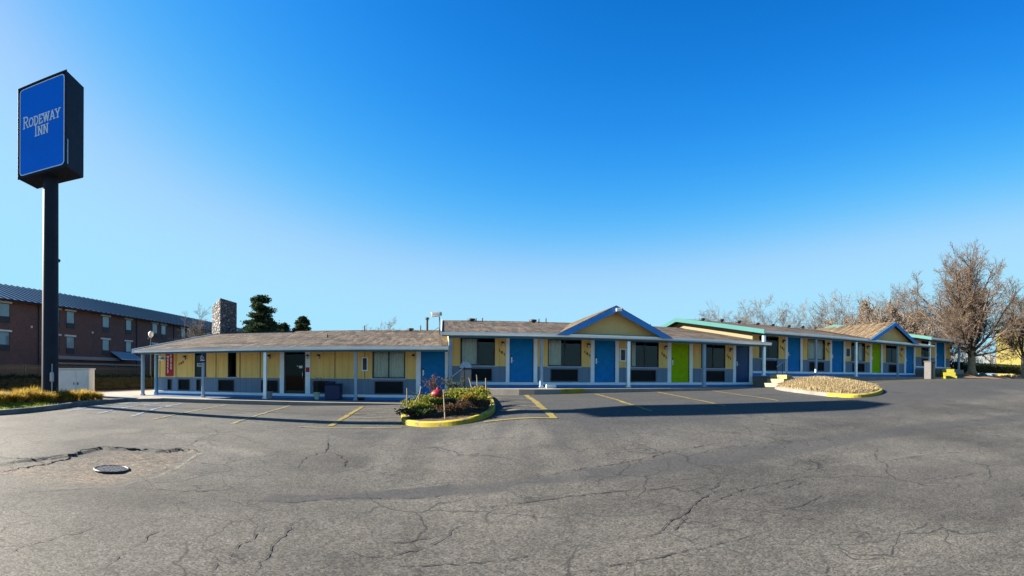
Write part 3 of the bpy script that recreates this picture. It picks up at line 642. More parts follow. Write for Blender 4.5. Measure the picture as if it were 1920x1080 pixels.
def lawnpos(r):
    while True:
        i = r.uniform(0, 1) * (len(KL) - 1); a = int(i); p = KL[a]; c = r.uniform(.22, 2.2); n = nn[a]
        if p[1] < 13.0 and c < 1.5 + .4 * math.sin(p[1] * 3) + (.8 if p[1] < 11.5 else -.3 * (p[1] - 11.5)): break
    q = (p[0] + n[0] * c + r.uniform(-.15, .15), p[1] + n[1] * c + r.uniform(-.15, .15)); return (*q, hz(*p) + .13 + .10 * ss(.2, 2, c))
blades(mb, 7000, lawnpos, .09, .012, 0, .9, rg)
tag(mb.build('lawn_grass', ['grass']), kind='stuff')
# golden ornamental grass clumps
def clump(seed, h=.62):
    r = random.Random(seed); mb = MB()
    def pos(r):
        a = r.uniform(0, 6.283); q = .20 * math.sqrt(r.random()); return (q * math.cos(a), q * math.sin(a), 0)
    blades(mb, 330, pos, h, .010, 0, 1.15, r, 0, 1.0)
    return mb.build('ornamental_grass', ['gold_grass'])
protos = [clump(s, h) for s, h in ((1, .50), (2, .56), (3, .46))]
spots = []
rg = random.Random(11)
for i in range(17):
    t = i / 16; y = 11.0 + 5.5 * t; base = -13.3 - .2 * max(0, y - 13.5)
    spots.append((base + rg.uniform(-.25, .25) - .35 * (y < 12.5), y + rg.uniform(-.15, .15), rg.uniform(.75, 1.2)))
for i in range(7): spots.append((-14.5 + rg.uniform(-.4, .3), 11.8 + i * .42 + rg.uniform(-.1, .1), rg.uniform(.7, 1.1)))
for i, (x, y, s) in enumerate(spots):
    o = protos[i] if i < 3 else protos[i % 3].copy()
    if i >= 3: COL.objects.link(o)
    o.location = (x, y, bedz(x, y)); o.scale = (s, s, s); o.rotation_euler = (0, 0, rg.uniform(0, 6.28))
    tag(o, 'golden ornamental grass clump in the row along the kerb below the tall sign', 'grass clump', 'golden grass clumps along the left kerb')

# central planter island
PL = smoothline([(-1.12, 13.2), (-.97, 12.2), (-.45, 11.75), (.40, 11.42), (1.00, 11.65), (1.36, 12.6), (1.52, 14.5), (1.70, 17.6), (1.70, 18.6), (1.45, 19.3), (-1.0, 19.6), (-1.25, 19.0), (-1.18, 16.6)], True, 3)
def ringdome(pl, ctr, h, base, mat, name, rings=9, ex=2.2):
    mb = MB(); n = len(pl); vs = []
    for k in range(rings):
        s = 1 - k / rings
        for p in pl:
            x = ctr[0] + (p[0] - ctr[0]) * s; y = ctr[1] + (p[1] - ctr[1]) * s
            vs.append((x, y, hz(x, y) + base + h * (1 - s ** ex) + (0 if k == 0 else (.03 * (vnoise(x * 4, y * 4, 3) - .5) + .09 * (vnoise(x * 1.3, y * 1.3, 7) - .5) * (1 - s)))))
    c = len(vs); vs.append((ctr[0], ctr[1], hz(*ctr) + base + h))
    fs = [(k * n + i, k * n + (i + 1) % n, (k + 1) * n + (i + 1) % n, (k + 1) * n + i) for k in range(rings - 1) for i in range(n)]
    fs += [((rings - 1) * n + i, (rings - 1) * n + (i + 1) % n, c) for i in range(n)]
    mb.add(vs, fs, 0, True); return structure(name, mb, [mat])
mb = MB(); kerb(mb, PL, .15, .13, True); structure('kerb', mb, ['kerb_yellow'])
pin = [(p[0] + n[0] * .12, p[1] + n[1] * .12) for p, n in zip(PL, normals(PL, True))]
PC = (.25, 15.4); PH = .22
ringdome(pin, PC, PH, .12, 'soil', 'planting_bed')
def planz(x, y):
    # height of the planter soil
    d = pdist((x, y), PL + PL[:1]); return hz(x, y) + .12 + PH * (1 - (1 - min(1, d / 1.35)) ** 2.2)
# straw mound island by the third wing
IS = smoothline([(16.9, 20.0), (15.3, 19.3), (14.2, 18.2), (12.75, 14.6), (12.60, 12.9), (13.3, 11.95), (15.0, 12.3), (16.4, 13.5), (17.7, 16.4), (18.6, 19.5), (18.0, 20.1)], True, 3)
mb = MB(); kerb(mb, IS, .15, .13, True, mif=lambda p: 1 if p[1] < 13.2 or (p[0] > 15.2 and p[1] < 17) else 0); structure('kerb', mb, ['kerb', 'kerb_yellow'])
iin = [(p[0] + n[0] * .12, p[1] + n[1] * .12) for p, n in zip(IS, normals(IS, True))]
IC = (16.4, 17.6); IH = .31
ringdome(iin, IC, IH, .10, 'straw_soil', 'grass_mound', 9, 1.7)
mb = MB(); rg = random.Random(5)
def mpos(r):
    while True:
        s = math.sqrt(r.random()) * .97; i = r.randrange(len(iin)); p = iin[i]; q = iin[(i + 1) % len(iin)]; u = r.random()
        x = IC[0] + (p[0] + (q[0] - p[0]) * u - IC[0]) * s; y = IC[1] + (p[1] + (q[1] - p[1]) * u - IC[1]) * s
        return (x, y, hz(x, y) + .10 + IH * (1 - s ** 1.7))
blades(mb, 15000, mpos, .20, .008, 0, 1.5, rg)
tag(mb.build('dry_grass', ['dry_grass']), kind='stuff')
# right bed with leaf litter, kerb, rocks
KR = smoothline([(32.2, 20.1), (36, 19.9), (40, 19.4), (45, 18.4), (52, 16), (62, 12)], False, 2)
mb = MB(); kerb(mb, KR, .2, .14, mif=lambda p: 1 if p[0] > 39 else 0); structure('kerb', mb, ['kerb', 'kerb_yellow'])
mb = MB(); vs = []; cols = [0.18, .6, 1.2, 2, 3, 4.5, 7, 12, 25]
for p in KR:
    for c in cols: vs.append((p[0] + c * .25, p[1] + c, hz(*p) + .12 + lerp(c, [0, 1.5, 3, 6, 25], [0, .28, .42, .48, .5])))
m = len(cols); mb.add(vs, [(i * m + j, (i + 1) * m + j, (i + 1) * m + j + 1, i * m + j + 1) for i in range(len(KR) - 1) for j in range(m - 1)], 0, True)
structure('planting_bed', mb, ['leaf_litter'])
def rbz(x, y):
    i = min(range(len(KR)), key=lambda q: abs(KR[q][0] + .25 * (y - KR[q][1]) - x)); c = max(0, y - KR[i][1])
    return hz(*KR[i]) + .12 + lerp(c, [0, 1.5, 3, 6, 25], [0, .28, .42, .48, .5])

# ------------------------------------------------------------------ lettering
def text_mesh(body, size, sx=1.0, name='lettering', depth=.006, bold=0.0):
    c = bpy.data.curves.new('t', 'FONT'); c.body = body; c.size = size; c.align_x = 'CENTER'; c.align_y = 'CENTER'
    c.extrude = depth; c.offset = bold; c.space_line = .85
    o = bpy.data.objects.new('t', c); COL.objects.link(o)
    dg_ = bpy.context.evaluated_depsgraph_get(); me = bpy.data.meshes.new_from_object(o.evaluated_get(dg_))
    bpy.data.objects.remove(o); bpy.data.curves.remove(c)
    for v in me.vertices: v.co.x *= sx
    me.name = name; return me
def put_text(body, size, loc, matname, parent, name='lettering', sx=1.0, rot=(R(90), 0, 0), bold=0.0, depth=.006):
    me = text_mesh(body, size, sx, name, depth, bold); me.materials.clear(); me.materials.append(M[matname])
    me.transform(Matrix.Translation(loc) @ Matrix.LocRotScale(None, None, None) @ (Matrix.Rotation(rot[2], 4, 'Z') @ Matrix.Rotation(rot[1], 4, 'Y') @ Matrix.Rotation(rot[0], 4, 'X')))
    o = bpy.data.objects.new(name, me); COL.objects.link(o)
    if parent is not None: o.parent = parent; o.matrix_parent_inverse = world_of(parent).inverted()
    return o

# ------------------------------------------------------------------ motel wings
YW = 23.0
def panel(mb, x0, x1, z0, z1, y, ops, depth=.12, mi=0, rmi=0):
    """wall skin in the plane y with rectangular openings and their reveals"""
    ops = [(max(a, x0), min(b, x1), max(c, z0), min(d, z1)) for a, b, c, d in ops if b > x0 and a < x1 and d > z0 and c < z1]
    X = sorted({x0, x1, *[o[0] for o in ops], *[o[1] for o in ops]}); Z = sorted({z0, z1, *[o[2] for o in ops], *[o[3] for o in ops]})
    for a, b in zip(X, X[1:]):
        for c, d in zip(Z, Z[1:]):
            mx, mz = (a + b) / 2, (c + d) / 2
            if any(o[0] < mx < o[1] and o[2] < mz < o[3] for o in ops): continue
            mb.quad((a, y, c), (b, y, c), (b, y, d), (a, y, d), mi)
    for a, b, c, d in ops:
        e = y + depth
        mb.quad((a, y, c), (a, y, d), (a, e, d), (a, e, c), rmi); mb.quad((b, y, d), (b, y, c), (b, e, c), (b, e, d), rmi)
        if d < z1 - 1e-6: mb.quad((a, y, d), (b, y, d), (b, e, d), (a, e, d), rmi)
        if c > z0 + 1e-6: mb.quad((b, y, c), (a, y, c), (a, e, c), (b, e, c), rmi)

def oriented(name, origin, ex, ey, pts, thick, mats, parent):
    """flat slab whose object axes lie in its own plane (ex along the courses, ey up the slope)"""
    ex = Vector(ex).normalized(); ey = Vector(ey).normalized(); ez = ex.cross(ey)
    mb = MB(); mb.slab([(x, y, 0) for x, y in pts], (0, 0, -thick), 0, 1)
    o = mb.build(name, mats)
    m = Matrix(((ex.x, ey.x, ez.x, origin[0]), (ex.y, ey.y, ez.y, origin[1]), (ex.z, ey.z, ez.z, origin[2]), (0, 0, 0, 1)))
    o.parent = parent; o.matrix_parent_inverse = world_of(parent).inverted(); o.matrix_basis = m
    return o

def window(w, x0, x1, z0, z1, curtain=None, mull=True, sill=True, glass='glass'):
    mb = MB(); t = .05; y0, y1 = YW + .01, YW + .07
    mb.box(x0, x1, y0, y1, z1 - t, z1); mb.box(x0, x1, y0, y1, z0, z0 + t); mb.box(x0, x0 + t, y0, y1, z0 + t, z1 - t); mb.box(x1 - t, x1, y0, y1, z0 + t, z1 - t)
    if mull: xm = (x0 + x1) / 2; mb.box(xm - .03, xm + .03, y0 + .01, y1 - .005, z0 + t, z1 - t)
    f = mb.build('window', ['window_frame'], w)
    mb = MB(); mb.quad((x0 + t, y0 + .035, z0 + t), (x1 - t, y0 + .035, z0 + t), (x1 - t, y0 + .035, z1 - t), (x0 + t, y0 + .035, z1 - t))
    mb.build('pane', [glass], f)
    if sill:
        mb = MB(); mb.bbox(x0 - .05, x1 + .05, YW - .07, YW + .005, z0 - .06, z0 - .002, .01); mb.build('sill', ['grey_trim'], f)
    for a, b in (curtain or []):
        mb = MB(); n = max(6, int((b - a) / .018)); vs = []
        for i in range(n + 1):
            x = a + (b - a) * i / n
            y = YW + .20 + .035 * math.sin(x * 46 + 1.3 * math.sin(x * 9)) + .012 * math.sin(x * 110)
            fl = .02 * math.sin(x * 17)
            vs += [(x, y, z0 + .02), (x + fl * .3, y + .01, (z0 + z1) / 2), (x, y, z1 - .02)]
        mb.add(vs, [(i * 3 + k, i * 3 + 3 + k, i * 3 + 4 + k, i * 3 + 1 + k) for i in range(n) for k in (0, 1)], 0, True)
        mb.build('curtain', ['curtain'], f)
    return f

def aircon(w, x0, x1, z0, z1, slats=True):
    mb = MB(); y = YW
    mb.box(x0, x1, y - .06, y + .10, z0, z0 + .035, 1); mb.box(x0, x1, y - .06, y + .10, z1 - .035, z1, 1)
    mb.box(x0, x0 + .035, y - .06, y + .10, z0 + .035, z1 - .035, 1); mb.box(x1 - .035, x1, y - .06, y + .10, z0 + .035, z1 - .035, 1)
    mb.box(x0 + .035, x1 - .035, y + .03, y + .10, z0 + .035, z1 - .035, 0)
    z = z0 + .06
    while z < z1 - .06:
        mb.add([(x0 + .035, y - .03, z), (x1 - .035, y - .03, z), (x1 - .035, y + .02, z + .03), (x0 + .035, y + .02, z + .03)], [(0, 1, 2, 3)], 0); z += .055
    return mb.build('air_conditioner', ['grille', 'window_frame'], w)

def lamp(w, x, z):
    mb = MB(); mb.bbox(x - .05, x + .05, YW - .03, YW, z - .09, z + .11, .01)
    mb.tube([(x, YW - .03, z + .05), (x, YW - .10, z + .10), (x, YW - .14, z + .07)], .014, 6)
    mb.lathe([(.015, z + .10), (.05, z + .07), (.085, z + .02), (.075, z + .015)], x, YW - .14, 10)
    o = mb.build('wall_lamp', ['bronze'], w)
    mb = MB(); mb.lathe([(.055, z + .02), (.062, z - .05), (.04, z - .11), (.012, z - .13)], x, YW - .14, 10); mb.build('lamp_shade', ['frosted'], o)

def number(w, s, x, z, step=(.115, -.09), size=.165):
    for i, c in enumerate(s):
        put_text(c, size, (x + i * step[0], YW - .025, z + i * step[1]), 'ink', w, 'room_number', .85, (R(90), 0, 0), .006, .012)

def door(w, x0, x1, fl, m, handle_left=True):
    mb = MB(); mb.bbox(x0 + .005, x1 - .005, YW + .03, YW + .08, fl + .005, fl + 2.055, .006)
    d = mb.build('door', [m], w); hx = x0 + .11 if handle_left else x1 - .11
    mb = MB(); mb.bbox(hx - .035, hx + .035, YW + .012, YW + .03, fl + .90, fl + 1.16, .008, 0)
    mb.bbox(hx - .028, hx + .028, YW + .004, YW + .028, fl + 1.17, fl + 1.25, .01, 1)
    mb.tube([(hx, YW + .012, fl + .99), (hx, YW - .035, fl + .99), (hx + (.12 if handle_left else -.12), YW - .035, fl + .985)], .013, 7, 0)
    mb.build('handle', ['steel', 'black'], d); return d
def jamb(w, x0, x1, fl):
    mb = MB(); mb.bbox(x0, x1, YW - .055, YW + .05, fl - .001, fl + 2.058, .008); mb.build('door_jamb', ['white'], w)

def post(w, x, z0, z1, y=21.7, wd=.13, m='post_blue'):
    mb = MB(); h = wd / 2; mb.bbox(x - h, x + h, y - h, y + h, z0, z1, .012); mb.bbox(x - h - .03, x + h + .03, y - h - .03, y + h + .03, z0, z0 + .07, .012)
    mb.build('post', [m], w)

def wing(label, X0, X1, fl, units, posts, roofx, endwall='cream', rake=None, deck=None, name='motel_wing', extra_ops=()):
    deck = fl - .23 if deck is None else deck
    w = thing(name, label, 'motel building', ((X0 + X1) / 2, YW, deck), 'wings of the motel stepping up the slope')
    ops = list(extra_ops); lowops = []
    for u in units:
        if 'win' in u: ops.append((*u['win'][:2], fl + .76, fl + 2.04))
        if 'door' in u: ops.append((*u['door'][:2], fl, fl + 2.06))
        if 'ac' in u: ops.append((*u['ac'][:2], fl + .05, fl + .62))
    mb = MB(); panel(mb, X0, X1, fl + .73, fl + 2.07, YW, ops)
    # end walls, back wall, room partition
    for x, s in ((X0, 1), (X1, -1)):
        mb.prismx([(YW + .001, deck - .5), (40, deck - .5), (40, fl + 2.35), (31.5, fl + 3.62), (YW + .001, fl + 2.30)], min(x, x + .14 * s), max(x, x + .14 * s), 1)
    mb.box(X0 + .14, X1 - .14, 39.85, 40, deck - .5, fl + 2.3, 1)
    mb.box(X0 + .14, X1 - .14, 27.0, 27.1, deck - .3, fl + 2.6, 2); mb.box(X0 + .14, X1 - .14, YW + .121, 27, fl - .12, fl - .01, 2); mb.box(X0 + .14, X1 - .14, YW + .121, 27, fl + 2.12, fl + 2.16, 2)
    mb.build('wall', ['yellow', endwall, 'interior'], w)
    mb = MB(); panel(mb, X0, X1, fl - .001, fl + .73, YW - .014, ops, .134); mb.quad((X0, YW - .014, fl + .73), (X1, YW - .014, fl + .73), (X1, YW, fl + .73), (X0, YW, fl + .73)); mb.build('wainscot', ['grey_blue'], w)
    mb = MB(); mb.bbox(X0, X1, YW - .10, YW + .11, fl - .13, fl - .004, .012); mb.build('baseboard', ['white'], w)
    mb = MB(); mb.box(X0, X1, YW - .06, YW + .10, deck - .35, fl - .131); mb.build('plinth', ['rake_blue'], w)
    mb = MB(); mb.box(X0 + .02, X1 - .02, 21.78, YW - .06, deck + .001, deck + .006); mb.build('porch_floor', ['floor_blue'], w)
    # eaves
    rx0, rx1 = roofx
    mb = MB(); mb.box(max(X0, rx0 + .02), rx1 - .02, 21.31, YW + .121, fl + 2.072, fl + 2.10); mb.build('soffit', ['soffit'], w)
    mb = MB(); mb.bbox(max(X0, rx0 + .02), rx1 - .02, 21.62, 21.78, fl + 1.94, fl + 2.07, .01); mb.build('beam', ['beam_blue'], w)
    mb = MB(); g = [(21.30, fl + 2.01), (21.30, fl + 2.145), (21.285, fl + 2.145), (21.285, fl + 2.05), (21.22, fl + 2.04), (21.18, fl + 2.09), (21.175, fl + 2.145), (21.155, fl + 2.145), (21.16, fl + 2.07), (21.20, fl + 2.01)]
    mb.prismx(g, rx0, rx1); mb.build('gutter', ['pale_blue'], w)
    mb = MB(); mb.box(rx0 + .01, rx1 - .01, 21.301, 21.33, fl + 1.97, fl + 2.14); mb.build('fascia', ['beam_blue'], w)
    sl = Vector((0, 10.3, 1.58)); L = sl.length
    # shingle courses with a slightly uneven ridge and eave
    n = max(4, int((rx1 - rx0) / .9)); low = [(rx0 + (rx1 - rx0) * i / n, -.02 + .02 * (hsh(i, rx0) - .5)) for i in range(n + 1)]
    up = [(rx0 + (rx1 - rx0) * i / n, L + .03 * (hsh(i, rx1, 2) - .5)) for i in range(n, -1, -1)]
    oriented('roof', (0, 21.2, fl + 2.155), (1, 0, 0), sl, low + up, .05, ['shingle', 'black'], w)
    oriented('roof', (0, 41.8, fl + 2.155), (-1, 0, 0), (0, -10.3, 1.58), [(-rx1, 0), (-rx0, 0), (-rx0, L), (-rx1, L)], .05, ['shingle', 'black'], w)
    mb = MB(); mb.prismx([(31.36, fl + 3.715), (31.5, fl + 3.765), (31.64, fl + 3.715)], rx0, rx1); mb.build('ridge_cap', ['shingle'], w)
    if rake:
        mb = MB(); q = fl
        mb.prismx([(21.10, q + 1.96), (21.10, q + 2.19), (31.5, q + 3.80), (31.5, q + 3.53)], rx0 - .035, rx0 - .003)
        mb.prismx([(31.5, q + 3.53), (31.5, q + 3.80), (41.9, q + 2.19), (41.9, q + 1.96)], rx0 - .035, rx0 - .003); mb.build('rake_board', [rake], w)
    for u in units:
        if 'win' in u:
            a, b = u['win'][:2]; window(w, a, b, fl + .76, fl + 2.04, u.get('cur'), u.get('mull', True), glass=u.get('glass', 'glass'))
        if 'ac' in u: aircon(w, *u['ac'][:2], fl + .05, fl + .62)
        if 'lamp' in u: lamp(w, u['lamp'], fl + 1.77)
        if 'num' in u: number(w, u['num'][0], u['num'][1], fl + 1.46)
        if 'door' in u: door(w, *u['door'][:2], fl, u['door'][2])
        for j in u.get('jambs', []): jamb(w, *j, fl)
    for p in posts:
        post(w, p if not isinstance(p, tuple) else p[0], deck + .006, fl + 1.94, *(p[1:] if isinstance(p, tuple) else ()))
    return w

def front_gable(w, xa, xp, xb, za, zp, roofmat='shingle_sunlit', back=29.4):
    y0 = 21.02
    for s, xf in ((1, xa), (-1, xb)):
        ey = Vector((xp - xf, 0, zp - za)); L = ey.length; B = back - y0
        if s > 0: oriented('gable_roof', (xf, y0, za), (0, -1, 0), ey, [(0, 0), (0, L), (-B, L)], .05, [roofmat, 'black'], w)
        else: oriented('gable_roof', (xf, y0, za), (0, 1, 0), ey, [(0, 0), (B, L), (0, L)], .05, [roofmat, 'black'], w)
    mb = MB(); mb.prism([(xa + .25, za + .02), (xb - .25, za + .02), (xp, zp - .09)], 21.48, 21.60); mb.build('gable', ['khaki'], w)
    mb = MB(); k = .24
    mb.prism([(xa - .12, za - .09), (xa + .42, za - .09), (xp, zp - .06 - k), (xp, zp - .045)], y0 - .045, y0 - .004)
    mb.prism([(xb + .12, za - .09), (xp, zp - .045), (xp, zp - .06 - k), (xb - .42, za - .09)], y0 - .045, y0 - .004)
    mb.build('rake_board', ['rake_blue'], w)
def vents(w, lst):
    for x, y, z, h, r in lst:
        mb = MB(); mb.tube([(x, y, z), (x, y, z + h)], r, 8)
        if r > .07: mb.tube([(x, y, z + h - .02), (x, y, z + h + .10)], r * 1.7, 8)
        mb.build('vent_pipe', ['black'], w)
def floodlight(w, x, y, z, mast=True, k=1.0):
    mb = MB()
    if mast: mb.tube([(x, y, z), (x - .02, y, z + 1.05)], .03, 6, 1); mb.tube([(x - .7, y, z), (x - .05, y, z + .45)], .015, 5, 1)
    h = z + (1.05 if mast else 0)
    mt = Matrix.Translation((x - .22, y - .05, h + .12)) @ Matrix.Rotation(R(14), 4, 'X') @ Matrix.Rotation(R(-6), 4, 'Y') @ Matrix.Scale(k, 4)
    mb.bbox(-.26, .26, -.06, .12, -.13, .13, .03, 0, mt); mb.bbox(-.22, .22, -.075, -.061, -.095, .095, .006, 2, mt)
    mb.bbox(.27, .33, -.03, .08, -.10, .10, .02, 1, mt)
    mb.build('floodlight', ['galv', 'black', 'paper'], w)
M['grey_trim'] = mat('grey_trim', (0.38, 0.45, 0.55), 0.6, 0.1, 4)

# first wing (lowest, at the left)
F1 = .66
w1 = wing('lowest motel wing with glass office door, red banner and stone chimney', -15.0, .245, F1, [
    dict(win=(-12.49, -11.80), mull=False), dict(win=(-10.58, -10.1), mull=False, glass='glass_dark'),
    dict(ac=(-14.13, -13.89)), dict(ac=(-13.46, -12.77)), dict(ac=(-12.36, -12.12)), dict(ac=(-11.09, -10.22)), dict(ac=(-8.75, -7.88)), dict(ac=(-6.09, -5.33)),
    dict(lamp=-13.05), dict(lamp=-8.33), dict(lamp=-6.36), dict(lamp=-5.83), dict(lamp=-1.36),
    dict(jambs=[(-7.78, -7.56), (-6.49, -6.25)]),
    dict(win=(-3.27, -1.73), cur=[(-3.22, -1.78)], ac=(-3.14, -1.82)),
    dict(door=(-1.01, .10, 'door_blue'), jambs=[(-1.23, -1.01), (.10, .24)]),
    ], [(-14.88, 21.7, .15, 'post_blue'), (-14.6, 22.6, .14, 'beam_blue'), -11.3, (-8.07, 21.7, .15, 'pale_blue'), -3.82], (-15.15, .24), 'yellow_flat', 'pale_blue',
    extra_ops=((-7.56, -6.49, F1, F1 + 2.06),))
# glass office door
mb = MB(); x0, x1 = -7.55, -6.50
mb.box(x0, x0 + .07, YW + .02, YW + .07, F1 + .01, F1 + 2.05); mb.box(x1 - .07, x1, YW + .02, YW + .07, F1 + .01, F1 + 2.05)
mb.box(x0 + .07, x1 - .07, YW + .02, YW + .07, F1 + .01, F1 + .14); mb.box(x0 + .07, x1 - .07, YW + .02, YW + .07, F1 + 1.97, F1 + 2.05)
dd = mb.build('glass_door', ['window_frame'], w1)
mb = MB(); mb.quad((x0 + .07, YW + .045, F1 + .14), (x1 - .07, YW + .045, F1 + .14), (x1 - .07, YW + .045, F1 + 1.97), (x0 + .07, YW + .045, F1 + 1.97)); mb.build('pane', ['glass_dark'], dd)
mb = MB(); hx = x1 - .13; mb.tube([(hx, YW + .02, F1 + .75), (hx, YW - .04, F1 + .77), (hx, YW - .04, F1 + 1.08), (hx, YW + .02, F1 + 1.10)], .014, 7); mb.build('handle', ['steel'], dd)
mb = MB(); mb.bbox(x1 - .33, x1 - .15, YW + .030, YW + .036, F1 + 1.22, F1 + 1.34, .002); mb.bbox(x1 - .43, x1 - .38, YW + .030, YW + .036, F1 + 1.30, F1 + 1.34, .002); mb.build('door_sticker', ['paper'], dd)
number(w1, '147', -13.42, F1 + 1.42, (.125, .055), .17)
# battens between the boards of the first wing
for x in (-14.64, -13.62, -11.24, -9.9, -8.81, -5.05, -3.62):
    mb = MB(); mb.box(x - .012, x + .012, YW - .02, YW, F1 + .732, F1 + 2.06); mb.build('batten', ['window_frame'], w1)
# stone chimney: square stack set cornerwise, top sloping away from the near corner
cm = Matrix.Translation((-15.05, 32.10, 0)) @ Matrix.Rotation(R(-35), 4, 'Z')
mb = MB(); a, b = .59, .675; zt = [(-a, -b, 6.37), (a, -b, 6.84), (a, b, 6.60), (-a, b, 6.15)]
mb.add([tuple(cm @ Vector((x, y, 2.0))) for x, y, z in zt] + [tuple(cm @ Vector((x, y, z))) for x, y, z in zt], [(0, 1, 5, 4), (1, 2, 6, 5), (2, 3, 7, 6), (3, 0, 4, 7), (4, 5, 6, 7)])
mb.build('chimney', ['stone'], w1)
vents(w1, [(-4.85, 30.6, F1 + 3.55, .42, .035), (-1.39, 31.0, F1 + 3.6, .40, .035), (-.98, 30.9, F1 + 3.6, .78, .075), (-2.0, 30.8, F1 + 3.55, .15, .12), (-6.2, 26.3, F1 + 2.9, .18, .05)])
floodlight(w1, -.18, 28.0, F1 + 3.15)

# second wing
F2 = 1.28
BL, GR, NV = 'door_blue', 'door_green', 'door_navy'
w2 = wing('middle motel wing with the larger blue edged gable and doors numbered from 101', .25, 16.44, F2, [
    dict(win=(.81, 2.42), cur=[(.90, 1.58)], ac=(1.23, 2.27), lamp=2.77, num=('101', 2.62), door=(3.09, 4.23, BL), jambs=[(2.92, 3.09), (4.23, 4.41)]),
    dict(win=(4.92, 6.57), cur=[(5.0, 5.62)], ac=(5.05, 6.38), lamp=6.89, num=('103', 6.73), door=(7.21, 8.28, BL), jambs=[(7.02, 7.21), (8.28, 8.47)]),
    dict(win=(9.12, 10.64), cur=[(9.18, 9.46)], ac=(9.09, 10.46), lamp=11.0, num=('105', 10.81), door=(11.33, 12.39, GR), jambs=[(11.12, 11.33), (12.39, 12.58)]),
    dict(win=(13.1, 14.64), ac=(13.39, 14.57), lamp=14.95, num=('107', 14.74), door=(15.31, 16.21, NV), jambs=[(15.12, 15.31), (16.21, 16.43)]),
    ], [(.33, 21.7, .16), 4.35, (8.47, 21.7, .15, 'pale_blue'), (12.54, 21.7, .16), ], (-.05, 16.42), 'yellow_flat', 'white')
front_gable(w2, 4.99, 7.62, 10.35, F2 + 2.16, 4.76)
vents(w2, [(2.05, 30.9, F2 + 3.55, .30, .035), (2.45, 30.9, F2 + 3.55, .32, .035), (1.75, 30.8, F2 + 3.6, .10, .14), (5.96, 30.6, F2 + 3.55, .30, .035), (6.39, 30.5, F2 + 3.55, .34, .035), (5.6, 30.7, F2 + 3.6, .10, .14), (12.71, 30.6, F2 + 3.5, .30, .035), (13.5, 30.6, F2 + 3.5, .30, .035)])
floodlight(w2, 7.90, 20.88, 4.42, False, .58)

# third wing
F3 = 1.92
w3 = wing('third motel wing with teal roof edge, cream end wall and the smaller gable', 16.45, 32.04, F3, [
    dict(win=(16.92, 18.36), ac=(17.07, 18.2), lamp=18.69, num=('109', 18.50), door=(19.02, 20.03, BL), jambs=[(18.85, 19.02), (20.03, 20.21)]),
    dict(win=(20.65, 22.16), cur=[(20.72, 22.1)], ac=(20.78, 22.02), lamp=22.4, num=('111', 22.24), door=(22.74, 23.83, BL), jambs=[(22.57, 22.74), (23.83, 23.99)]),
    dict(win=(24.6, 26.03), cur=[(25.3, 25.9)], ac=(24.7, 25.91), lamp=26.27, num=('113', 26.08), door=(26.71, 27.71, GR), jambs=[(26.50, 26.71), (27.71, 27.93)]),
    dict(win=(28.32, 29.79), ac=(28.64, 29.6), lamp=30.19, num=('115', 29.97), door=(30.73, 31.76, BL), jambs=[(30.52, 30.73), (31.76, 31.98)]),
    ], [(16.29, 21.7, .16, 'pale_blue'), 20.16, (23.67, 21.7, .15, 'pale_blue'), 28.05], (15.9, 32.03), 'cream', 'teal', 1.62)
front_gable(w3, 24.35, 26.9, 29.6, F3 + 2.16, 5.42)
vents(w3, [(17.6 + i * 1.55 + .3 * hsh(i, 3), 30.9, F3 + 3.6, .10 + .07 * hsh(i, 4), .13) for i in range(8)])
# fourth wing
F4 = 2.50
w4 = wing('highest motel wing at the far right end with one blue door', 32.05, 37.2, F4, [
    dict(win=(32.81, 34.03), ac=(32.88, 34.19), lamp=34.5, door=(34.99, 36.25, 'door_blue'), jambs=[(34.80, 34.99), (36.25, 36.43)]),
    ], [(32.4, 21.9, .14, 'pale_blue'), (36.9, 21.9, .14)], (31.5, 37.5), 'cream', 'teal', 2.25)

# ------------------------------------------------------------------ signs and notices on the motel
def notice(label, x0, x1, z0, z1, seed):
    t = thing('notice_board', label, 'notice board', ((x0 + x1) / 2, YW, z0), 'framed notices on the motel wall')
    mb = MB(); y = YW - .05; f = .055
    mb.box(x0, x1, y, YW - .001, z1 - f, z1); mb.box(x0, x1, y, YW - .001, z0, z0 + f); mb.box(x0, x0 + f, y, YW - .001, z0 + f, z1 - f); mb.box(x1 - f, x1, y, YW - .001, z0 + f, z1 - f)
    mb.build('frame', ['white'], t)
    mb = MB(); mb.box(x0 + f, x1 - f, y + .02, YW - .001, z0 + f, z1 - f); mb.build('poster', ['poster'], t)
notice('white framed notice board left of the curtained window on the lowest wing', -3.77, -3.47, F1 + 1.09, F1 + 1.75, 1)
notice('white framed notice board between blue door 103 and the pale post', 8.51, 8.85, F2 + 1.03, F2 + 1.66, 2)
notice('white framed notice board right of blue door 111 on the third wing', 24.02, 24.50, F3 + 1.0, F3 + 1.65, 3)
t = thing('wall_banner', 'red vertical banner with two columns of white letters on the yellow wall', 'banner', (-14.0, YW - .03, F1 + .79))
mb = MB(); n = 10; x0, x1, z0, z1 = -14.26, -13.76, F1 + .79, F1 + 2.02
vs = [(x, YW - .04 - .012 * math.sin(z * 5 + x * 8), z) for z in [z0 + (z1 - z0) * k / n for k in range(n + 1)] for x in (x0, (x0 + x1) / 2, x1)]
mb.add(vs, [(k * 3 + i, k * 3 + i + 1, k * 3 + i + 4, k * 3 + i + 3) for k in range(n) for i in (0, 1)], 0, True); mb.build('cloth', ['red'], t)
for i, c in enumerate('WEEKLY'): put_text(c, .17, (-14.10, YW - .062, z1 - .20 - i * .165), 'paper', t, 'lettering', .9, (R(90), 0, 0), .010)
for i, c in enumerate('RATES'): put_text(c, .17, (-13.90, YW - .062, z1 - .14 - i * .165), 'paper', t, 'lettering', .9, (R(90), 0, 0), .010)
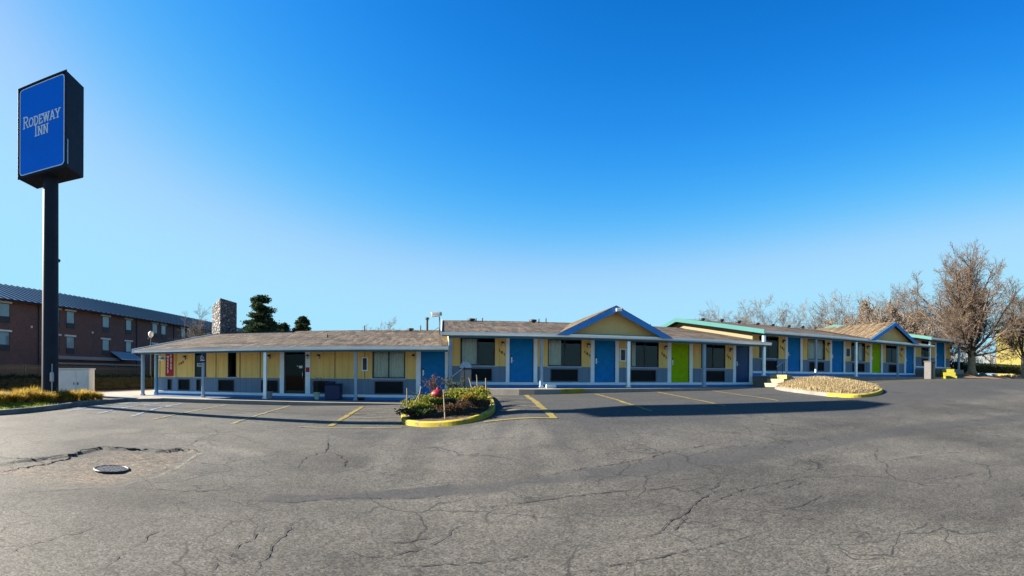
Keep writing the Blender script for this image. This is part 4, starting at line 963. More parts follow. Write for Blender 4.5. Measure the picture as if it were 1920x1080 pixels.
t = thing('wall_sign', 'small white sign with a left arrow at the left corner of the yellow wall', 'sign', (-14.56, YW - .03, F1 + 1.64))
mb = MB(); mb.bbox(-14.86, -14.29, YW - .03, YW - .014, F1 + 1.64, F1 + 1.89, .004); mb.build('panel', ['paper'], t)
mb = MB(); zc = F1 + 1.765
mb.prism([(-14.83, zc), (-14.74, zc - .06), (-14.74, zc - .022), (-14.66, zc - .022), (-14.66, zc + .022), (-14.74, zc + .022), (-14.74, zc + .06)], YW - .034, YW - .031); mb.build('arrow', ['ink'], t)
put_text('GUEST\nPARKING', .085, (-14.47, YW - .036, zc), 'ink', t, 'lettering', .85, (R(90), 0, 0), .002, .003)
t = thing('parking_sign', 'dark blue disabled parking sign fixed to a porch post near the banner', 'sign', (-11.3, 21.62, 2.12))
mb = MB(); mb.bbox(-11.46, -11.13, 21.600, 21.615, 2.13, 2.57, .004); mb.build('panel', ['bin_blue'], t)
mb = MB(); y = 21.594; c = (-11.30, 2.42)
mb.tube([(c[0] - .02, y, c[1] + .10), (c[0] - .02, y, c[1] + .11)], .025, 8)
mb.tube([(c[0] - .02, y, c[1] + .06), (c[0] - .01, y, c[1] - .02), (c[0] + .06, y, c[1] - .02), (c[0] + .09, y, c[1] - .09)], .014, 6)
mb.tube([(c[0] - .02 + .075 * math.cos(a), y, c[1] - .045 + .075 * math.sin(a)) for a in [R(100 + 26 * k) for k in range(9)]], .012, 6); mb.build('wheelchair_symbol', ['paper'], t)
put_text('RESERVED', .062, (-11.295, 21.594, 2.245), 'paper', t, 'lettering', .85, (R(90), 0, 0), .003, .004)
t = thing('window_sign', 'small white OPEN sign inside the narrow window beside the blue parking sign', 'sign', (-12.2, YW + .09, F1 + 1.4))
mb = MB(); mb.bbox(-12.40, -11.93, YW + .085, YW + .095, F1 + 1.30, F1 + 1.48, .003); mb.build('panel', ['paper'], t)
put_text('OPEN', .13, (-12.165, YW + .080, F1 + 1.39), 'ink', t, 'lettering', .95, (R(90), 0, 0), .004, .003)
t = thing('door_plaque', 'small dark red plaque on the white jamb right of the glass door', 'plaque', (-6.37, YW - .06, F1 + 1.05))
mb = MB(); mb.bbox(-6.46, -6.28, YW - .075, YW - .056, F1 + 1.03, F1 + 1.26, .004); mb.build('panel', ['red'], t)

# ------------------------------------------------------------------ porch things
def pot(label, x, y, m, plant):
    t = thing('flower_pot', label, 'flower pot', (x, y, .44))
    mb = MB(); z = .437; mb.lathe([(.10, z), (.135, z + .28), (.15, z + .29), (.15, z + .33), (.13, z + .33), (.12, z + .27)], x, y, 14); mb.build('bucket', [m], t)
    mb = MB(); mb.lathe([(.005, z + .275), (.12, z + .27)], x, y, 14); mb.build('soil', ['soil'], t)
    r = random.Random(int(x * 10)); mb = MB(); mb.tube([(x, y, z + .25), (x + .02, y, z + .6), (x - .02, y, z + (1.0 if plant else .5))], .010, 5)
    for k in range(10 if plant else 5):
        zz = z + r.uniform(.4, 1.0 if plant else .5); a = r.uniform(0, 6.28); l = r.uniform(.1, .35)
        mb.tube([(x, y, zz), (x + l * math.cos(a), y + l * math.sin(a), zz + r.uniform(-.02, .12))], .006, 4)
        for _ in range(5): mb.leaf((x + l * math.cos(a), y + l * math.sin(a), zz + r.uniform(-.1, .1)), .035, 1, r)
    mb.build('plant', ['bark', 'shrub_brown'], t)
pot('grey bucket planter left of the glass office door', -8.02, 22.2, 'bucket', False)
pot('pale green bucket with a tall dry stalk right of the glass office door', -5.72, 22.2, 'bucket_green', True)
t = thing('storage_bin', 'navy blue plastic bin with a raised lid against the grey wainscot', 'bin', (-4.95, 22.3, .44))
mb = MB(); mb.bbox(-5.32, -4.60, 22.05, 22.6, .437, 1.12, .03); mb.build('body', ['bin_blue'], t)
mb = MB(); mb.bbox(-5.36, -4.56, 22.0, 22.64, 1.125, 1.17, .015); mb.bbox(-5.25, -4.9, 22.2, 22.5, 1.172, 1.27, .02); mb.build('lid', ['bin_blue'], t)
t = thing('pet_bowl', 'low dark bowl on the porch at the foot of a post', 'bowl', (-3.70, 22.2, .437))
mb = MB(); mb.lathe([(.16, .437), (.24, .54), (.22, .56), (.17, .47), (.02, .46)], -3.70, 22.2, 16); mb.build('bowl', ['black'], t)
t = thing('concrete_block', 'pale concrete block lying on the walk beside a porch post', 'block', (4.72, 21.3, 1.05))
mb = MB(); mb.bbox(4.50, 4.92, 21.2, 21.42, 1.051, 1.20, .012); mb.build('block', ['paper'], t)
def bin_dome(x, y, z):
    t = thing('trash_bin', 'grey panelled litter bin with a rounded hood beside the first railing', 'litter bin', (x, y, z))
    mb = MB(); mb.bbox(x - .24, x + .24, y - .24, y + .24, z, z + .80, .03); mb.build('body', ['bin_grey'], t)
    mb = MB(); mb.bbox(x - .27, x + .27, y - .27, y + .27, z + .80, z + .84, .012, 0)
    mb.prism([(x + .25 * math.cos(R(a)), z + .842 + .27 * math.sin(R(a))) for a in range(0, 181, 15)], y - .24, y + .24, 1); mb.build('hood', ['black', 'post_blue'], t)
bin_dome(.98, 21.45, 1.052)
t = thing('trash_bin', 'square tan and grey litter bin by the yellow painted steps', 'litter bin', (29.3, 19.8, 1.5))
mb = MB(); z = 1.47; mb.bbox(29.02, 29.58, 19.5, 20.1, z, z + 1.22, .03, 0); mb.box(29.32, 29.54, 19.49, 19.5, z + .06, z + 1.12, 1); mb.build('body', ['bin_dark', 'bin_tan'], t)
mb = MB(); mb.bbox(28.98, 29.62, 19.46, 20.14, z + 1.222, z + 1.29, .03); mb.build('lid', ['bin_dark'], t)

def stairs(label, x, y, z0, z1, n, width, tread, rot, mats):
    t = thing('steps', label, 'steps', (x, y, z0)); m = Matrix.Translation((x, y, 0)) @ Matrix.Rotation(rot, 4, 'Z')
    for i in range(n):
        zz = z0 + (z1 - z0) * (i + 1) / n; mb = MB()
        mb.bbox(-width / 2, width / 2, i * tread, n * tread + .3, z0 - .2 if i == 0 else z0 + (z1 - z0) * i / n + .002, zz, .012, 0, m); mb.build('step', [mats[i % len(mats)]], t)
    return t
stairs('grey concrete steps half hidden behind the planter island', 1.0, 20.15, .43, 1.045, 3, 1.0, .28, R(-60), ['concrete'])
stairs('beige steps with a pale yellow top step beside the straw mound', 15.72, 20.2, 1.056, 1.70, 3, .95, .42, R(-60), ['step_beige', 'step_beige', 'step_pale_yellow'])
stairs('bright yellow painted steps at the end wing near the big tree', 31.85, 19.60, 1.46, 2.245, 3, .98, .36, R(-42), ['step_paint'])
def rail(label, pts, legs):
    t = thing('handrail', label, 'handrail', legs[0][0]); mb = MB(); mb.tube(pts, .022, 8); mb.build('rail', ['galv'], t)
    for a, b in legs: mb = MB(); mb.tube([a, b], .018, 6); mb.build('leg', ['black'], t)
rail('sloping metal handrail by the litter bin at the second wing', [(.28, 20.9, 1.42), (.95, 21.05, 1.98)], [((.92, 21.04, 1.05), (.92, 21.04, 1.95)), ((.32, 20.92, .44), (.32, 20.92, 1.44))])
rail('sloping metal handrail at the beige steps of the third wing', [(16.62, 21.0, 2.14), (17.55, 21.2, 2.58)], [((16.66, 21.01, 1.62), (16.66, 21.01, 2.84)), ((17.5, 21.19, 1.62), (17.5, 21.19, 2.56)), ((17.1, 21.1, 1.62), (17.1, 21.1, 2.35))])
rail('short white handrail in front of the far blue door', [(35.3, 21.7, 2.75), (35.75, 21.75, 3.15)], [((35.72, 21.74, 2.25), (35.72, 21.74, 3.12))])

# ------------------------------------------------------------------ tall sign
SX, SY, SR = -14.2, 14.15, R(11)
sg = thing('pole_sign', 'tall dark pole sign with a blue lightbox at the left edge of the lot', 'sign', (SX, SY, .4))
S = Matrix.Translation((SX, SY, 0)) @ Matrix.Rotation(SR, 4, 'Z'); ZB, ZT, HW, HD = 9.40, 13.03, 1.15, .66
mb = MB(); mb.tube([(SX, SY, .2), (SX, SY, 5), (SX, SY, ZB + .1)], [.345, .33, .31], 24); mb.tube([(SX, SY, .3), (SX, SY, .62)], [.42, .42], 24); mb.build('pole', ['sign_dark'], sg)
mb = MB(); mb.bbox(-HW, HW, -HD, HD, ZB, ZT, .03, 0, S)
mb.bbox(-HW - .012, HW + .012, -HD - .03, -HD + .02, ZT - .07, ZT + .012, .01, 0, S); mb.bbox(-HW - .012, HW + .012, -HD - .03, -HD + .02, ZB - .012, ZB + .07, .01, 0, S)
mb.bbox(-HW - .012, -HW + .06, -HD - .03, -HD + .02, ZB + .07, ZT - .07, .01, 0, S); mb.bbox(HW - .06, HW + .012, -HD - .03, -HD + .02, ZB + .07, ZT - .07, .01, 0, S)
cab = mb.build('cabinet', ['sign_dark'], sg)
def rrect(x0, x1, z0, z1, r, n=6):
    out = []
    for cx, cz, a0 in ((x1 - r, z0 + r, -90), (x1 - r, z1 - r, 0), (x0 + r, z1 - r, 90), (x0 + r, z0 + r, 180)):
        for k in range(n + 1): a = R(a0 + 90 * k / n); out.append((cx + r * math.cos(a), cz + r * math.sin(a)))
    return out
def sface(pts, y): return [tuple(S @ Vector((x, y, z))) for x, z in pts]
yf = -HD
mb = MB(); mb.poly(sface(rrect(-HW + .08, HW - .08, ZB + .09, ZT - .09, .15), yf - .008)); fc = mb.build('sign_face', ['sign_blue'], sg)
o_, i_ = sface(rrect(-HW + .085, HW - .085, ZB + .095, ZT - .095, .15), yf - .014), sface(rrect(-HW + .12, HW - .12, ZB + .13, ZT - .13, .12), yf - .014); n = len(o_)
mb = MB(); mb.add(o_ + i_, [(k, (k + 1) % n, (k + 1) % n + n, k + n) for k in range(n)]); mb.build('white_border', ['sign_white'], fc)
mb = MB(); mb.bbox(HW + .013, HW + .03, -HD + .02, -HD + .10, ZB + .1, ZB + 1.05, .006, 0, S); mb.build('bare_metal_trim', ['galv'], sg)
# slab-serif capitals as strokes in a unit cell (x 0..w, z 0..1)
def arc(cx, cz, rx, rz, a0, a1, n=10): return [(cx + rx * math.cos(R(a0 + (a1 - a0) * k / n)), cz + rz * math.sin(R(a0 + (a1 - a0) * k / n))) for k in range(n + 1)]
SER = .13
GL = {
 'R': (.86, [[(.2, 0), (.2, 1)], [(.2, .95)] + arc(.45, .74, .26, .21, 90, -90) + [(.2, .53)], [(.42, .53), (.74, .03)]], [(.2, 0), (.2, 1), (.78, 0)]),
 'O': (.92, [arc(.46, .5, .36, .45, 0, 360, 20)], []),
 'D': (.88, [[(.2, 0), (.2, 1)], [(.2, .95)] + arc(.42, .5, .36, .45, 90, -90, 14) + [(.2, .05)]], [(.2, 0), (.2, 1)]),
 'E': (.78, [[(.2, 0), (.2, 1)], [(.2, .95), (.68, .95), (.68, .78)], [(.2, .5), (.55, .5)], [(.2, .05), (.68, .05), (.68, .22)]], [(.2, 0), (.2, 1)]),
 'W': (1.22, [[(.12, 1), (.36, .02)], [(.36, .02), (.60, .95)], [(.60, .95), (.84, .02)], [(.84, .02), (1.08, 1)]], [(.12, 1), (.60, 1), (1.08, 1)]),
 'A': (.92, [[(.12, 0), (.46, 1)], [(.46, 1), (.80, 0)], [(.25, .32), (.67, .32)]], [(.12, 0), (.80, 0)]),
 'Y': (.92, [[(.12, 1), (.46, .45)], [(.80, 1), (.46, .45)], [(.46, .45), (.46, 0)]], [(.12, 1), (.80, 1), (.46, 0)]),
 'I': (.46, [[(.23, 0), (.23, 1)]], [(.23, 0), (.23, 1)]),
 'N': (.98, [[(.2, 0), (.2, 1)], [(.2, .98), (.78, .02)], [(.78, 0), (.78, 1)]], [(.2, 0), (.2, 1), (.78, 1)]),
}
def slab_word(word, xc, zb, big, small, sx, shear):
    W = [GL[c][0] * (big if i == 0 else small) * sx for i, c in enumerate(word)]; x = xc - sum(W) / 2
    for i, c in enumerate(word):
        h = big if i == 0 else small; th = .15 * small; mb = MB(); k = 0
        def T(px, pz): return (x + (px * h) * sx, zb + pz * h)
        for st in GL[c][1]:
            for a, b in zip(st, st[1:]):
                a, b = T(*a), T(*b); dx, dz = b[0] - a[0], b[1] - a[1]; l = math.hypot(dx, dz) or 1; ux, uz = dx / l, dz / l; hx, hz_ = -uz * th / 2, ux * th / 2; e = th * .22
                k += 1; y = yf - .020 - .0004 * k
                mb.poly(sface([(a[0] - ux * e + hx, a[1] - uz * e + hz_), (a[0] - ux * e - hx, a[1] - uz * e - hz_), (b[0] + ux * e - hx, b[1] + uz * e - hz_), (b[0] + ux * e + hx, b[1] + uz * e + hz_)], y))
        for sx_, sz in GL[c][2]:
            p = T(sx_, sz); s = SER * small * 1.05; q = th * .62; k += 1; y = yf - .020 - .0004 * k
            z0, z1 = (p[1], p[1] + q) if sz < .5 else (p[1] - q, p[1])
            mb.poly(sface([(p[0] - s - th * .2, z0), (p[0] + s + th * .2, z0), (p[0] + s + th * .2, z1), (p[0] - s - th * .2, z1)], y))
        mb.build('letter', ['sign_white'], fc); x += W[i]
Hs = ZT - ZB
slab_word('RODEWAY', -.01, ZT - Hs * .468, .47, .36, .735, 0)
slab_word('INN', .0, ZT - Hs * .590, .47, .36, .735, 0)
mb = MB(); mb.bbox(SX + .30, SX + .43, SY - .34, SY - .20, 1.25, 1.62, .02); mb.tube([(SX + .37, SY - .27, .3), (SX + .37, SY - .27, 1.25)], .025, 6); mb.tube([(SX + .37, SY - .27, 1.62), (SX + .33, SY - .22, 1.95)], .02, 6); mb.build('meter_box', ['galv'], sg)
t = thing('flag_pole', 'thin dark metal mast rising just right of the big sign pole', 'mast', (-16.2, 16.55, .5))
mb = MB(); mb.tube([(-16.2, 16.55, .4), (-16.2, 16.55, 6.75)], [.055, .04], 10); mb.build('mast', ['sign_dark'], t)
mb = MB(); mb.bbox(-16.28, -16.03, 16.45, 16.65, 6.72, 6.86, .03); mb.build('lamp_head', ['black'], t)
# utility cabinet
UM = Matrix.Translation((-17.40, 19.10, 0)) @ Matrix.Rotation(R(24), 4, 'Z')
t = thing('utility_cabinet', 'beige metal utility cabinet with double doors behind the golden grass', 'utility cabinet', (-17.40, 19.10, .4))
mb = MB(); mb.bbox(-.95, .95, -.55, .55, .42, 1.78, .03, 0, UM); mb.bbox(-1.0, 1.0, -.6, .6, 1.782, 1.84, .02, 0, UM); bd = mb.build('body', ['cabinet'], t)
for x0, x1 in ((-.90, .28), (.30, .90)):
    mb = MB(); mb.bbox(x0, x1, -.585, -.553, .50, 1.72, .01, 0, UM); d = mb.build('door', ['cabinet'], t)
    mb = MB(); mb.bbox((x1 - .12 if x0 < 0 else x0 + .05), (x1 - .08 if x0 < 0 else x0 + .12), -.61, -.586, 1.0, 1.12, .008, 0, UM); mb.build('handle', ['black'], d)
mb = MB(); mb.bbox(-1.35, -.955, -.35, .5, .42, 1.62, .03, 0, UM); mb.build('side_box', ['cabinet'], t)

# ------------------------------------------------------------------ brick building, fences, hedges
bb = thing('brick_building', 'long dark brick building with a blue grey metal roof behind the tall sign', 'building', (-39, 60, 0))
mb = MB(); mb.box(-56, -39, 20, 112, -.5, 9.05); mb.build('wall', ['brick'], bb)
zr, ze = 12.25, 9.0
mb = MB()
mb.slab([(-38.4, 19.4, ze), (-38.4, 112.6, ze), (-46.5, 112.6, zr), (-46.5, 19.4, zr)], (0, 0, -.12)); mb.slab([(-46.5, 19.4, zr), (-46.5, 112.6, zr), (-56.6, 112.6, ze - .9), (-56.6, 19.4, ze - .9)], (0, 0, -.12))
rf = mb.build('roof', ['metal_roof'], bb)
mb = MB(); y = 19.6
while y < 112.5:
    mb.add([(-38.38, y - .10, ze + .005), (-38.38, y + .10, ze + .005), (-46.5, y + .10, zr + .005), (-46.5, y - .10, zr + .005), (-38.38, y - .08, ze + .09), (-38.38, y + .08, ze + .09), (-46.5, y + .08, zr + .09), (-46.5, y - .08, zr + .09)], [(0, 1, 5, 4), (1, 2, 6, 5), (2, 3, 7, 6), (3, 0, 4, 7), (4, 5, 6, 7)]); y += .95
mb.build('standing_seams', ['seam'], rf)
mb = MB(); mb.box(-38.42, -38.30, 19.4, 112.6, ze - .16, ze + .0); mb.build('gutter', ['sign_dark'], bb)
def bwin(y0, y1, z0, zg, z1, lint=True):
    mb = MB(); x = -38.96
    mb.box(-39.05, x, y0, y1, z1 - .06, z1); mb.box(-39.05, x, y0, y0 + .07, zg, z1 - .06); mb.box(-39.05, x, y1 - .07, y1, zg, z1 - .06); mb.box(-39.05, x + .02, y0, y1, z0, zg)
    f = mb.build('window', ['grille'], bb)
    mb = MB(); mb.quad((-38.985, y0 + .07, zg), (-38.985, y1 - .07, zg), (-38.985, y1 - .07, z1 - .06), (-38.985, y0 + .07, z1 - .06)); mb.build('pane', ['glass_far'], f)
    mb = MB(); mb.box(-39.02, -38.90, y0 - .25, y1 + .25, z1 + .005, z1 + .19); mb.build('lintel', ['lintel'], f)
M['glass_far'] = mat('far_window_glass', (0.10, 0.15, 0.19), 0.04, 0.25, 0.35, 0, 0, 0.9)
for y0, y1 in ((27.0, 28.5), (30.6, 33.0), (39.3, 40.3), (41.4, 42.8), (47.9, 49.3), (52.8, 54.1), (59.1, 60.5), (61.5, 62.8), (67.3, 68.6), (69.7, 70.9), (76, 77.3), (78.5, 79.8), (86, 87.3)):
    for z0, zg, z1 in ((6.70, 7.32, 8.66), (3.80, 4.45, 5.77)): bwin(y0, y1, z0, zg, z1)
mb = MB(); mb.box(-38.99, -38.2, 38.5, 50.5, 3.12, 3.5); mb.box(-38.99, -38.1, 38.2, 56, 2.55, 2.75); mb.build('canopy', ['bin_grey'], bb)
mb = MB(); mb.slab([(-38.98, 49.6, 4.35), (-37.2, 49.6, 3.35), (-37.2, 54.4, 3.35), (-38.98, 54.4, 4.35)], (0, 0, -.08)); mb.build('awning', ['metal_roof'], bb)
for y in (36.0, 46.0, 58.0):
    mb = MB(); mb.bbox(-38.99, -38.85, y - .12, y + .12, 6.35, 6.6, .04); mb.build('wall_lamp', ['lintel'], bb)
for y in (37.0, 55.2, 65.0, 74):
    mb = MB(); mb.tube([(-38.9, y, 0), (-38.9, y, ze - .1)], .06, 6); mb.build('downpipe', ['sign_dark'], bb)
ft = thing('iron_fence', 'black iron picket fence in front of the brick building', 'fence', (-25, 35, .4))
mb = MB(); y = 15.0
while y < 60:
    mb.box(-25.015, -24.985, y - .022, y + .022, .42, 2.12 + .06 * (int(y * 10) % 2)); y += .11
mb.box(-25.02, -24.98, 15, 60, .55, .60); mb.box(-25.02, -24.98, 15, 60, 1.90, 1.95); mb.build('pickets', ['black'], ft)
for i in range(19):
    mb = MB(); y = 15 + i * 2.5; mb.bbox(-25.05, -24.95, y - .05, y + .05, .40, 2.2, .01); mb.build('post', ['black'], ft)

def hedge(label, x0, x1, y0, y1, z0, h, seed, n=3600, sz=.055, leaf='hedge', name='hedge'):
    r = random.Random(seed); t = thing(name, label, 'hedge', ((x0 + x1) / 2, (y0 + y1) / 2, z0))
    mb = MB(); mb.bbox(x0 + .10, x1 - .10, y0 + .10, y1 - .10, z0, z0 + h - .10, .12); mb.build('branches', ['hedge_core'], t)
    mb = MB()
    for _ in range(n):
        k = r.random(); x, y, z = r.uniform(x0, x1), r.uniform(y0, y1), z0 + h * r.random()
        if k < .35: z = z0 + h
        elif k < .62: x = x0 if r.random() < .5 else x1
        else: y = y0 if r.random() < .5 else y1
        j = .09; b = .05 * math.sin(x * 5 + y * 4)
        mb.leaf((x + r.gauss(0, j) , y + r.gauss(0, j), max(z0, z + r.gauss(0, .06) + b)), sz * r.uniform(.7, 1.4), 0, r)
    mb.build('leaves', [leaf], t)
M['hedge_core'] = mat('hedge_inner_twigs', (0.020, 0.022, 0.012), 0.95, 0.4, 12)
hedge('clipped dark hedge in front of the iron fence left of the sign pole', -23.6, -22.3, 16.5, 24.5, .4, .95, 1, 5200)
hedge('clipped dark hedge between the utility cabinet and the porch end', -23.4, -22.1, 25.5, 41, .4, 1.0, 2, 7000)

# ------------------------------------------------------------------ planter plants, hydrant, stakes
def shrub(name, label, x, y, z, rx, h, leafm, seed, n=700, sz=.035, stems=14, group=None, cat='shrub'):
    r = random.Random(seed); t = thing(name, label, cat, (x, y, z), group)
    mb = MB()
    for _ in range(stems):
        a = r.uniform(0, 6.28); q = rx * r.uniform(.2, .9); mb.tube([(x, y, z - .02), (x + q * .5 * math.cos(a), y + q * .5 * math.sin(a), z + h * .5), (x + q * math.cos(a), y + q * math.sin(a), z + h * r.uniform(.6, 1.0))], [.008, .006, .003], 4)
    mb.build('stems', ['bark'], t)
    mb = MB()
    bl = [(r.uniform(0, 6.28), r.uniform(0, .75), r.uniform(.35, .85)) for _ in range(9)]
    for _ in range(n):
        a, q, zz = r.choice(bl); px = x + rx * q * math.cos(a) + r.gauss(0, rx * .22); py = y + rx * q * math.sin(a) + r.gauss(0, rx * .22); pz = z + h * zz + r.gauss(0, h * .17)
        if pz < z + .01: continue
        mb.leaf((px, py, pz), sz * r.uniform(.6, 1.4), 0, r)
    mb.build('leaves', [leafm], t)
PG = 'plants in the central planter island'
SH = [(-.80, 12.55, .30, .34, 'shrub_green', 'dark green low shrub at the front left tip of the planter'), (-.78, 13.9, .38, .50, 'shrub_lime', 'yellow green shrub on the left side of the planter beside the crossed stakes'),
      (-.45, 12.25, .30, .36, 'shrub_green', 'dark green bush behind the front kerb of the planter, left of the single front stake'), (.16, 12.05, .28, .36, 'shrub_brown', 'dry pinkish brown plant at the front of the planter by the single front stake'),
      (.52, 12.05, .28, .36, 'shrub_brown', 'dry brown seed head plant right of the single front stake'), (.92, 12.35, .26, .32, 'shrub_brown', 'low dry brown plant near the right front kerb of the planter'),
      (.68, 12.75, .30, .48, 'shrub_gold', 'golden leaved plant right of the middle of the planter'), (-.35, 13.6, .40, .62, 'shrub_lime', 'bright yellow green mound just left of the red hydrant'),
      (.36, 13.5, .40, .58, 'shrub_lime', 'yellow green mound behind the string in the middle of the planter'), (.95, 13.6, .36, .58, 'shrub_lime', 'yellow green shrub by the right hand stakes of the planter'),
      (1.15, 15.2, .36, .55, 'shrub_gold', 'yellowing shrub near the far right kerb of the planter'), (.55, 15.3, .45, .55, 'shrub_lime', 'yellow green ground cover at the back of the planter'),
      (-.60, 15.2, .42, .55, 'shrub_green', 'dark green shrub behind the left stakes of the planter'), (-.08, 12.75, .32, .42, 'shrub_lime', 'yellow green plant in front of the string, centre of the planter'),
      (-.62, 13.05, .34, .44, 'shrub_lime', 'bright lime tuft at the foot of the left hand stakes'), (.22, 12.6, .30, .38, 'shrub_green', 'small dark green plant under the stretched twine'), (1.12, 13.0, .24, .40, 'shrub_lime', 'narrow lime tuft against the right kerb of the planter')]
for i, (x, y, rx, h, m, lb) in enumerate(SH): shrub('garden_shrub', lb, x, y, planz(x, y), rx * 1.12, h * .54, m, 30 + i, 800, .030, 14, PG)
# leggy plant with red brown stems behind the hydrant
def leggy(label, x, y, z, h, seed, m):
    r = random.Random(seed); t = thing('rose_bush', label, 'shrub', (x, y, z), PG); mb = MB(); ml = MB()
    for _ in range(16):
        a = r.uniform(0, 6.28); q = r.uniform(.1, .55); tp = Vector((x + q * math.cos(a), y + q * math.sin(a) * .6, z + h * r.uniform(.6, 1))); mid = Vector((x + q * .4 * math.cos(a), y + q * .3 * math.sin(a), z + h * .5))
        mb.tube([(x + r.uniform(-.1, .1), y, z), mid, tp], [.011, .008, .004], 5)
        for k in range(16): p = mid.lerp(tp, r.random()); ml.leaf(p + Vector((r.gauss(0, .06), r.gauss(0, .06), r.gauss(0, .05))), .030 * r.uniform(.6, 1.4), 0, r)
    mb.build('stems', ['twig'], t); ml.build('leaves', [m], t)
leggy('leggy bare rose bush with red brown stems behind the red hydrant', -.25, 15.6, planz(-.25, 15.6), .86, 71, 'shrub_brown')
leggy('tall grey leaved bush right of the red hydrant in front of the blue door', .35, 15.9, planz(.35, 15.9), .74, 72, 'shrub_green')
hx, hy = -.13, 13.6; hzz = planz(hx, hy) - .10
t = thing('fire_hydrant', 'red fire hydrant with orange caps standing in the planter', 'fire hydrant', (hx, hy, hzz))
def HSC(mb, k=.72): mb.v = [(hx + (x - hx) * k * 1.45, hy + (y - hy) * k * 1.3, hzz + (z - hzz) * k) for x, y, z in mb.v]
mb = MB(); z = hzz; mb.lathe([(.17, z - .05), (.17, z + .05), (.13, z + .07), (.125, z + .42), (.17, z + .44), (.17, z + .50)], hx, hy, 20); HSC(mb); mb.build('barrel', ['hydrant_red'], t)
mb = MB(); mb.lathe([(.17, z + .501), (.185, z + .53), (.175, z + .60), (.13, z + .68), (.06, z + .73), (.035, z + .74), (.035, z + .80), (.01, z + .81)], hx, hy, 20); HSC(mb); mb.build('bonnet', ['hydrant_red'], t)
for sx_, sy_, rr_ in ((-1, 0, .065), (1, 0, .065), (0, -1, .09)):
    mb = MB(); mb.tube([(hx + sx_ * .10, hy + sy_ * .10, z + .34), (hx + sx_ * .20, hy + sy_ * .20, z + .34), (hx + sx_ * .20, hy + sy_ * .20, z + .34), (hx + sx_ * .25, hy + sy_ * .25, z + .34)], [rr_, rr_, rr_ * 1.25, rr_ * 1.2], 12); mb.tube([(hx + sx_ * .25, hy + sy_ * .25, z + .34), (hx + sx_ * .29, hy + sy_ * .29, z + .34)], rr_ * .45, 5); HSC(mb); mb.build('cap', ['hydrant_orange' if sy_ else 'hydrant_red'], t)
ST = [((-.93, 13.3), (-.95, 13.3), 1.02, 'upright wooden stake at the left edge of the planter'), ((-.90, 13.0), (-.62, 13.1), .78, 'wooden stake leaning right in the left stake cluster'),
      ((-.72, 13.8), (-.60, 13.9), .95, 'thin upright stake second from the left in the planter'), ((-.95, 13.1), (-.35, 13.3), .48, 'low slanted stake leaning far over at the left of the planter'),
      ((.07, 11.85), (.02, 11.9), .95, 'single pale upright stake at the front of the planter'), ((1.32, 15.0), (1.30, 15.0), .92, 'upright stake at the right edge of the planter'),
      ((1.0, 15.4), (.82, 15.5), .88, 'stake leaning left at the back right of the planter'), ((1.12, 15.6), (1.07, 15.6), .95, 'upright stake with a blue tip at the back right of the planter')]
for a, b, h, lb in ST:
    z = planz(*a)
    h *= .66; mb = MB(); mb.tube([(a[0], a[1], z - .1), (b[0], b[1], z + h)], [.020, .015], 6)
    if 'blue' in lb: mb.tube([(b[0], b[1], z + h), (b[0], b[1] - .002, z + h + .05)], .024, 6, 1)
    tag(mb.build('garden_stake', ['wood', 'teal']), lb, 'stake', 'stakes in the central planter')
mb = MB(); mb.tube([(-.94, 13.3, planz(-.94, 13.3) + .62), (-.6, 13.3, planz(-.9, 13.3) + .46), (-.35, 13.3, planz(-.35, 13.3) + .30)], .010, 5); tag(mb.build('string', ['rope']), 'pale twine strung down between the left hand stakes', 'string')
mb = MB(); za = planz(-.4, 13.4) + .26; mb.tube([(-.35, 13.28, za - .02), (.05, 12.42, planz(.05, 12.42) + .6)][:1] + [(0.03, 13.4, za), (.5, 13.45, za + .01), (.85, 13.6, za + .02)], .009, 5); tag(mb.build('string', ['rope']), 'pale twine stretched across the middle of the planter', 'string')

# ------------------------------------------------------------------ right hand side
yb = thing('yellow_building', 'pale yellow building with a blue eave at the far right edge', 'building', (60, 18, 1.5))
mb = MB(); mb.box(58, 75, 8, 28.8, .6, 8.0); mb.build('wall', ['pale_yellow'], yb)
mb = MB(); mb.slab([(57.3, 7.5, 7.95), (57.3, 29.4, 7.95), (66.5, 29.4, 10), (66.5, 7.5, 10)][::-1], (0, 0, .14)); mb.slab([(66.5, 7.5, 10), (66.5, 29.4, 10), (76, 29.4, 7.9), (76, 7.5, 7.9)][::-1], (0, 0, .14)); mb.build('roof', ['shingle'], yb)
mb = MB(); mb.box(57.15, 57.29, 7.5, 29.4, 7.75, 8.2); mb.build('fascia', ['teal'], yb)
pf = thing('picket_fence', 'weathered white board fence behind the big bare tree', 'fence', (60, 34, 2.2))
FM = Matrix.Translation((58, 38, 0)) @ Matrix.Rotation(R(-37), 4, 'Z')
r = random.Random(4); mb = MB(); x = -13.0
while x < 16:
    w_ = r.uniform(.17, .22); h = 4.95 + r.uniform(-.14, .1); yy = r.uniform(-.02, .02); mb.box(x, x + w_, yy, yy + .04, 2.2, h, 0, FM); x += w_ + r.uniform(.04, .12)
mb.build('boards', ['fence_white'], pf)
mb = MB(); mb.box(-13, 16, .07, .14, 2.9, 3.02, 0, FM); mb.box(-13, 16, .07, .14, 4.3, 4.42, 0, FM); mb.build('rails', ['fence_white'], pf)
hedge('dark clipped hedge on the right in front of the white fence', 39.0, 62, 24.6, 26.2, 2.1, .95, 5, 9000, .07)
r = random.Random(8)
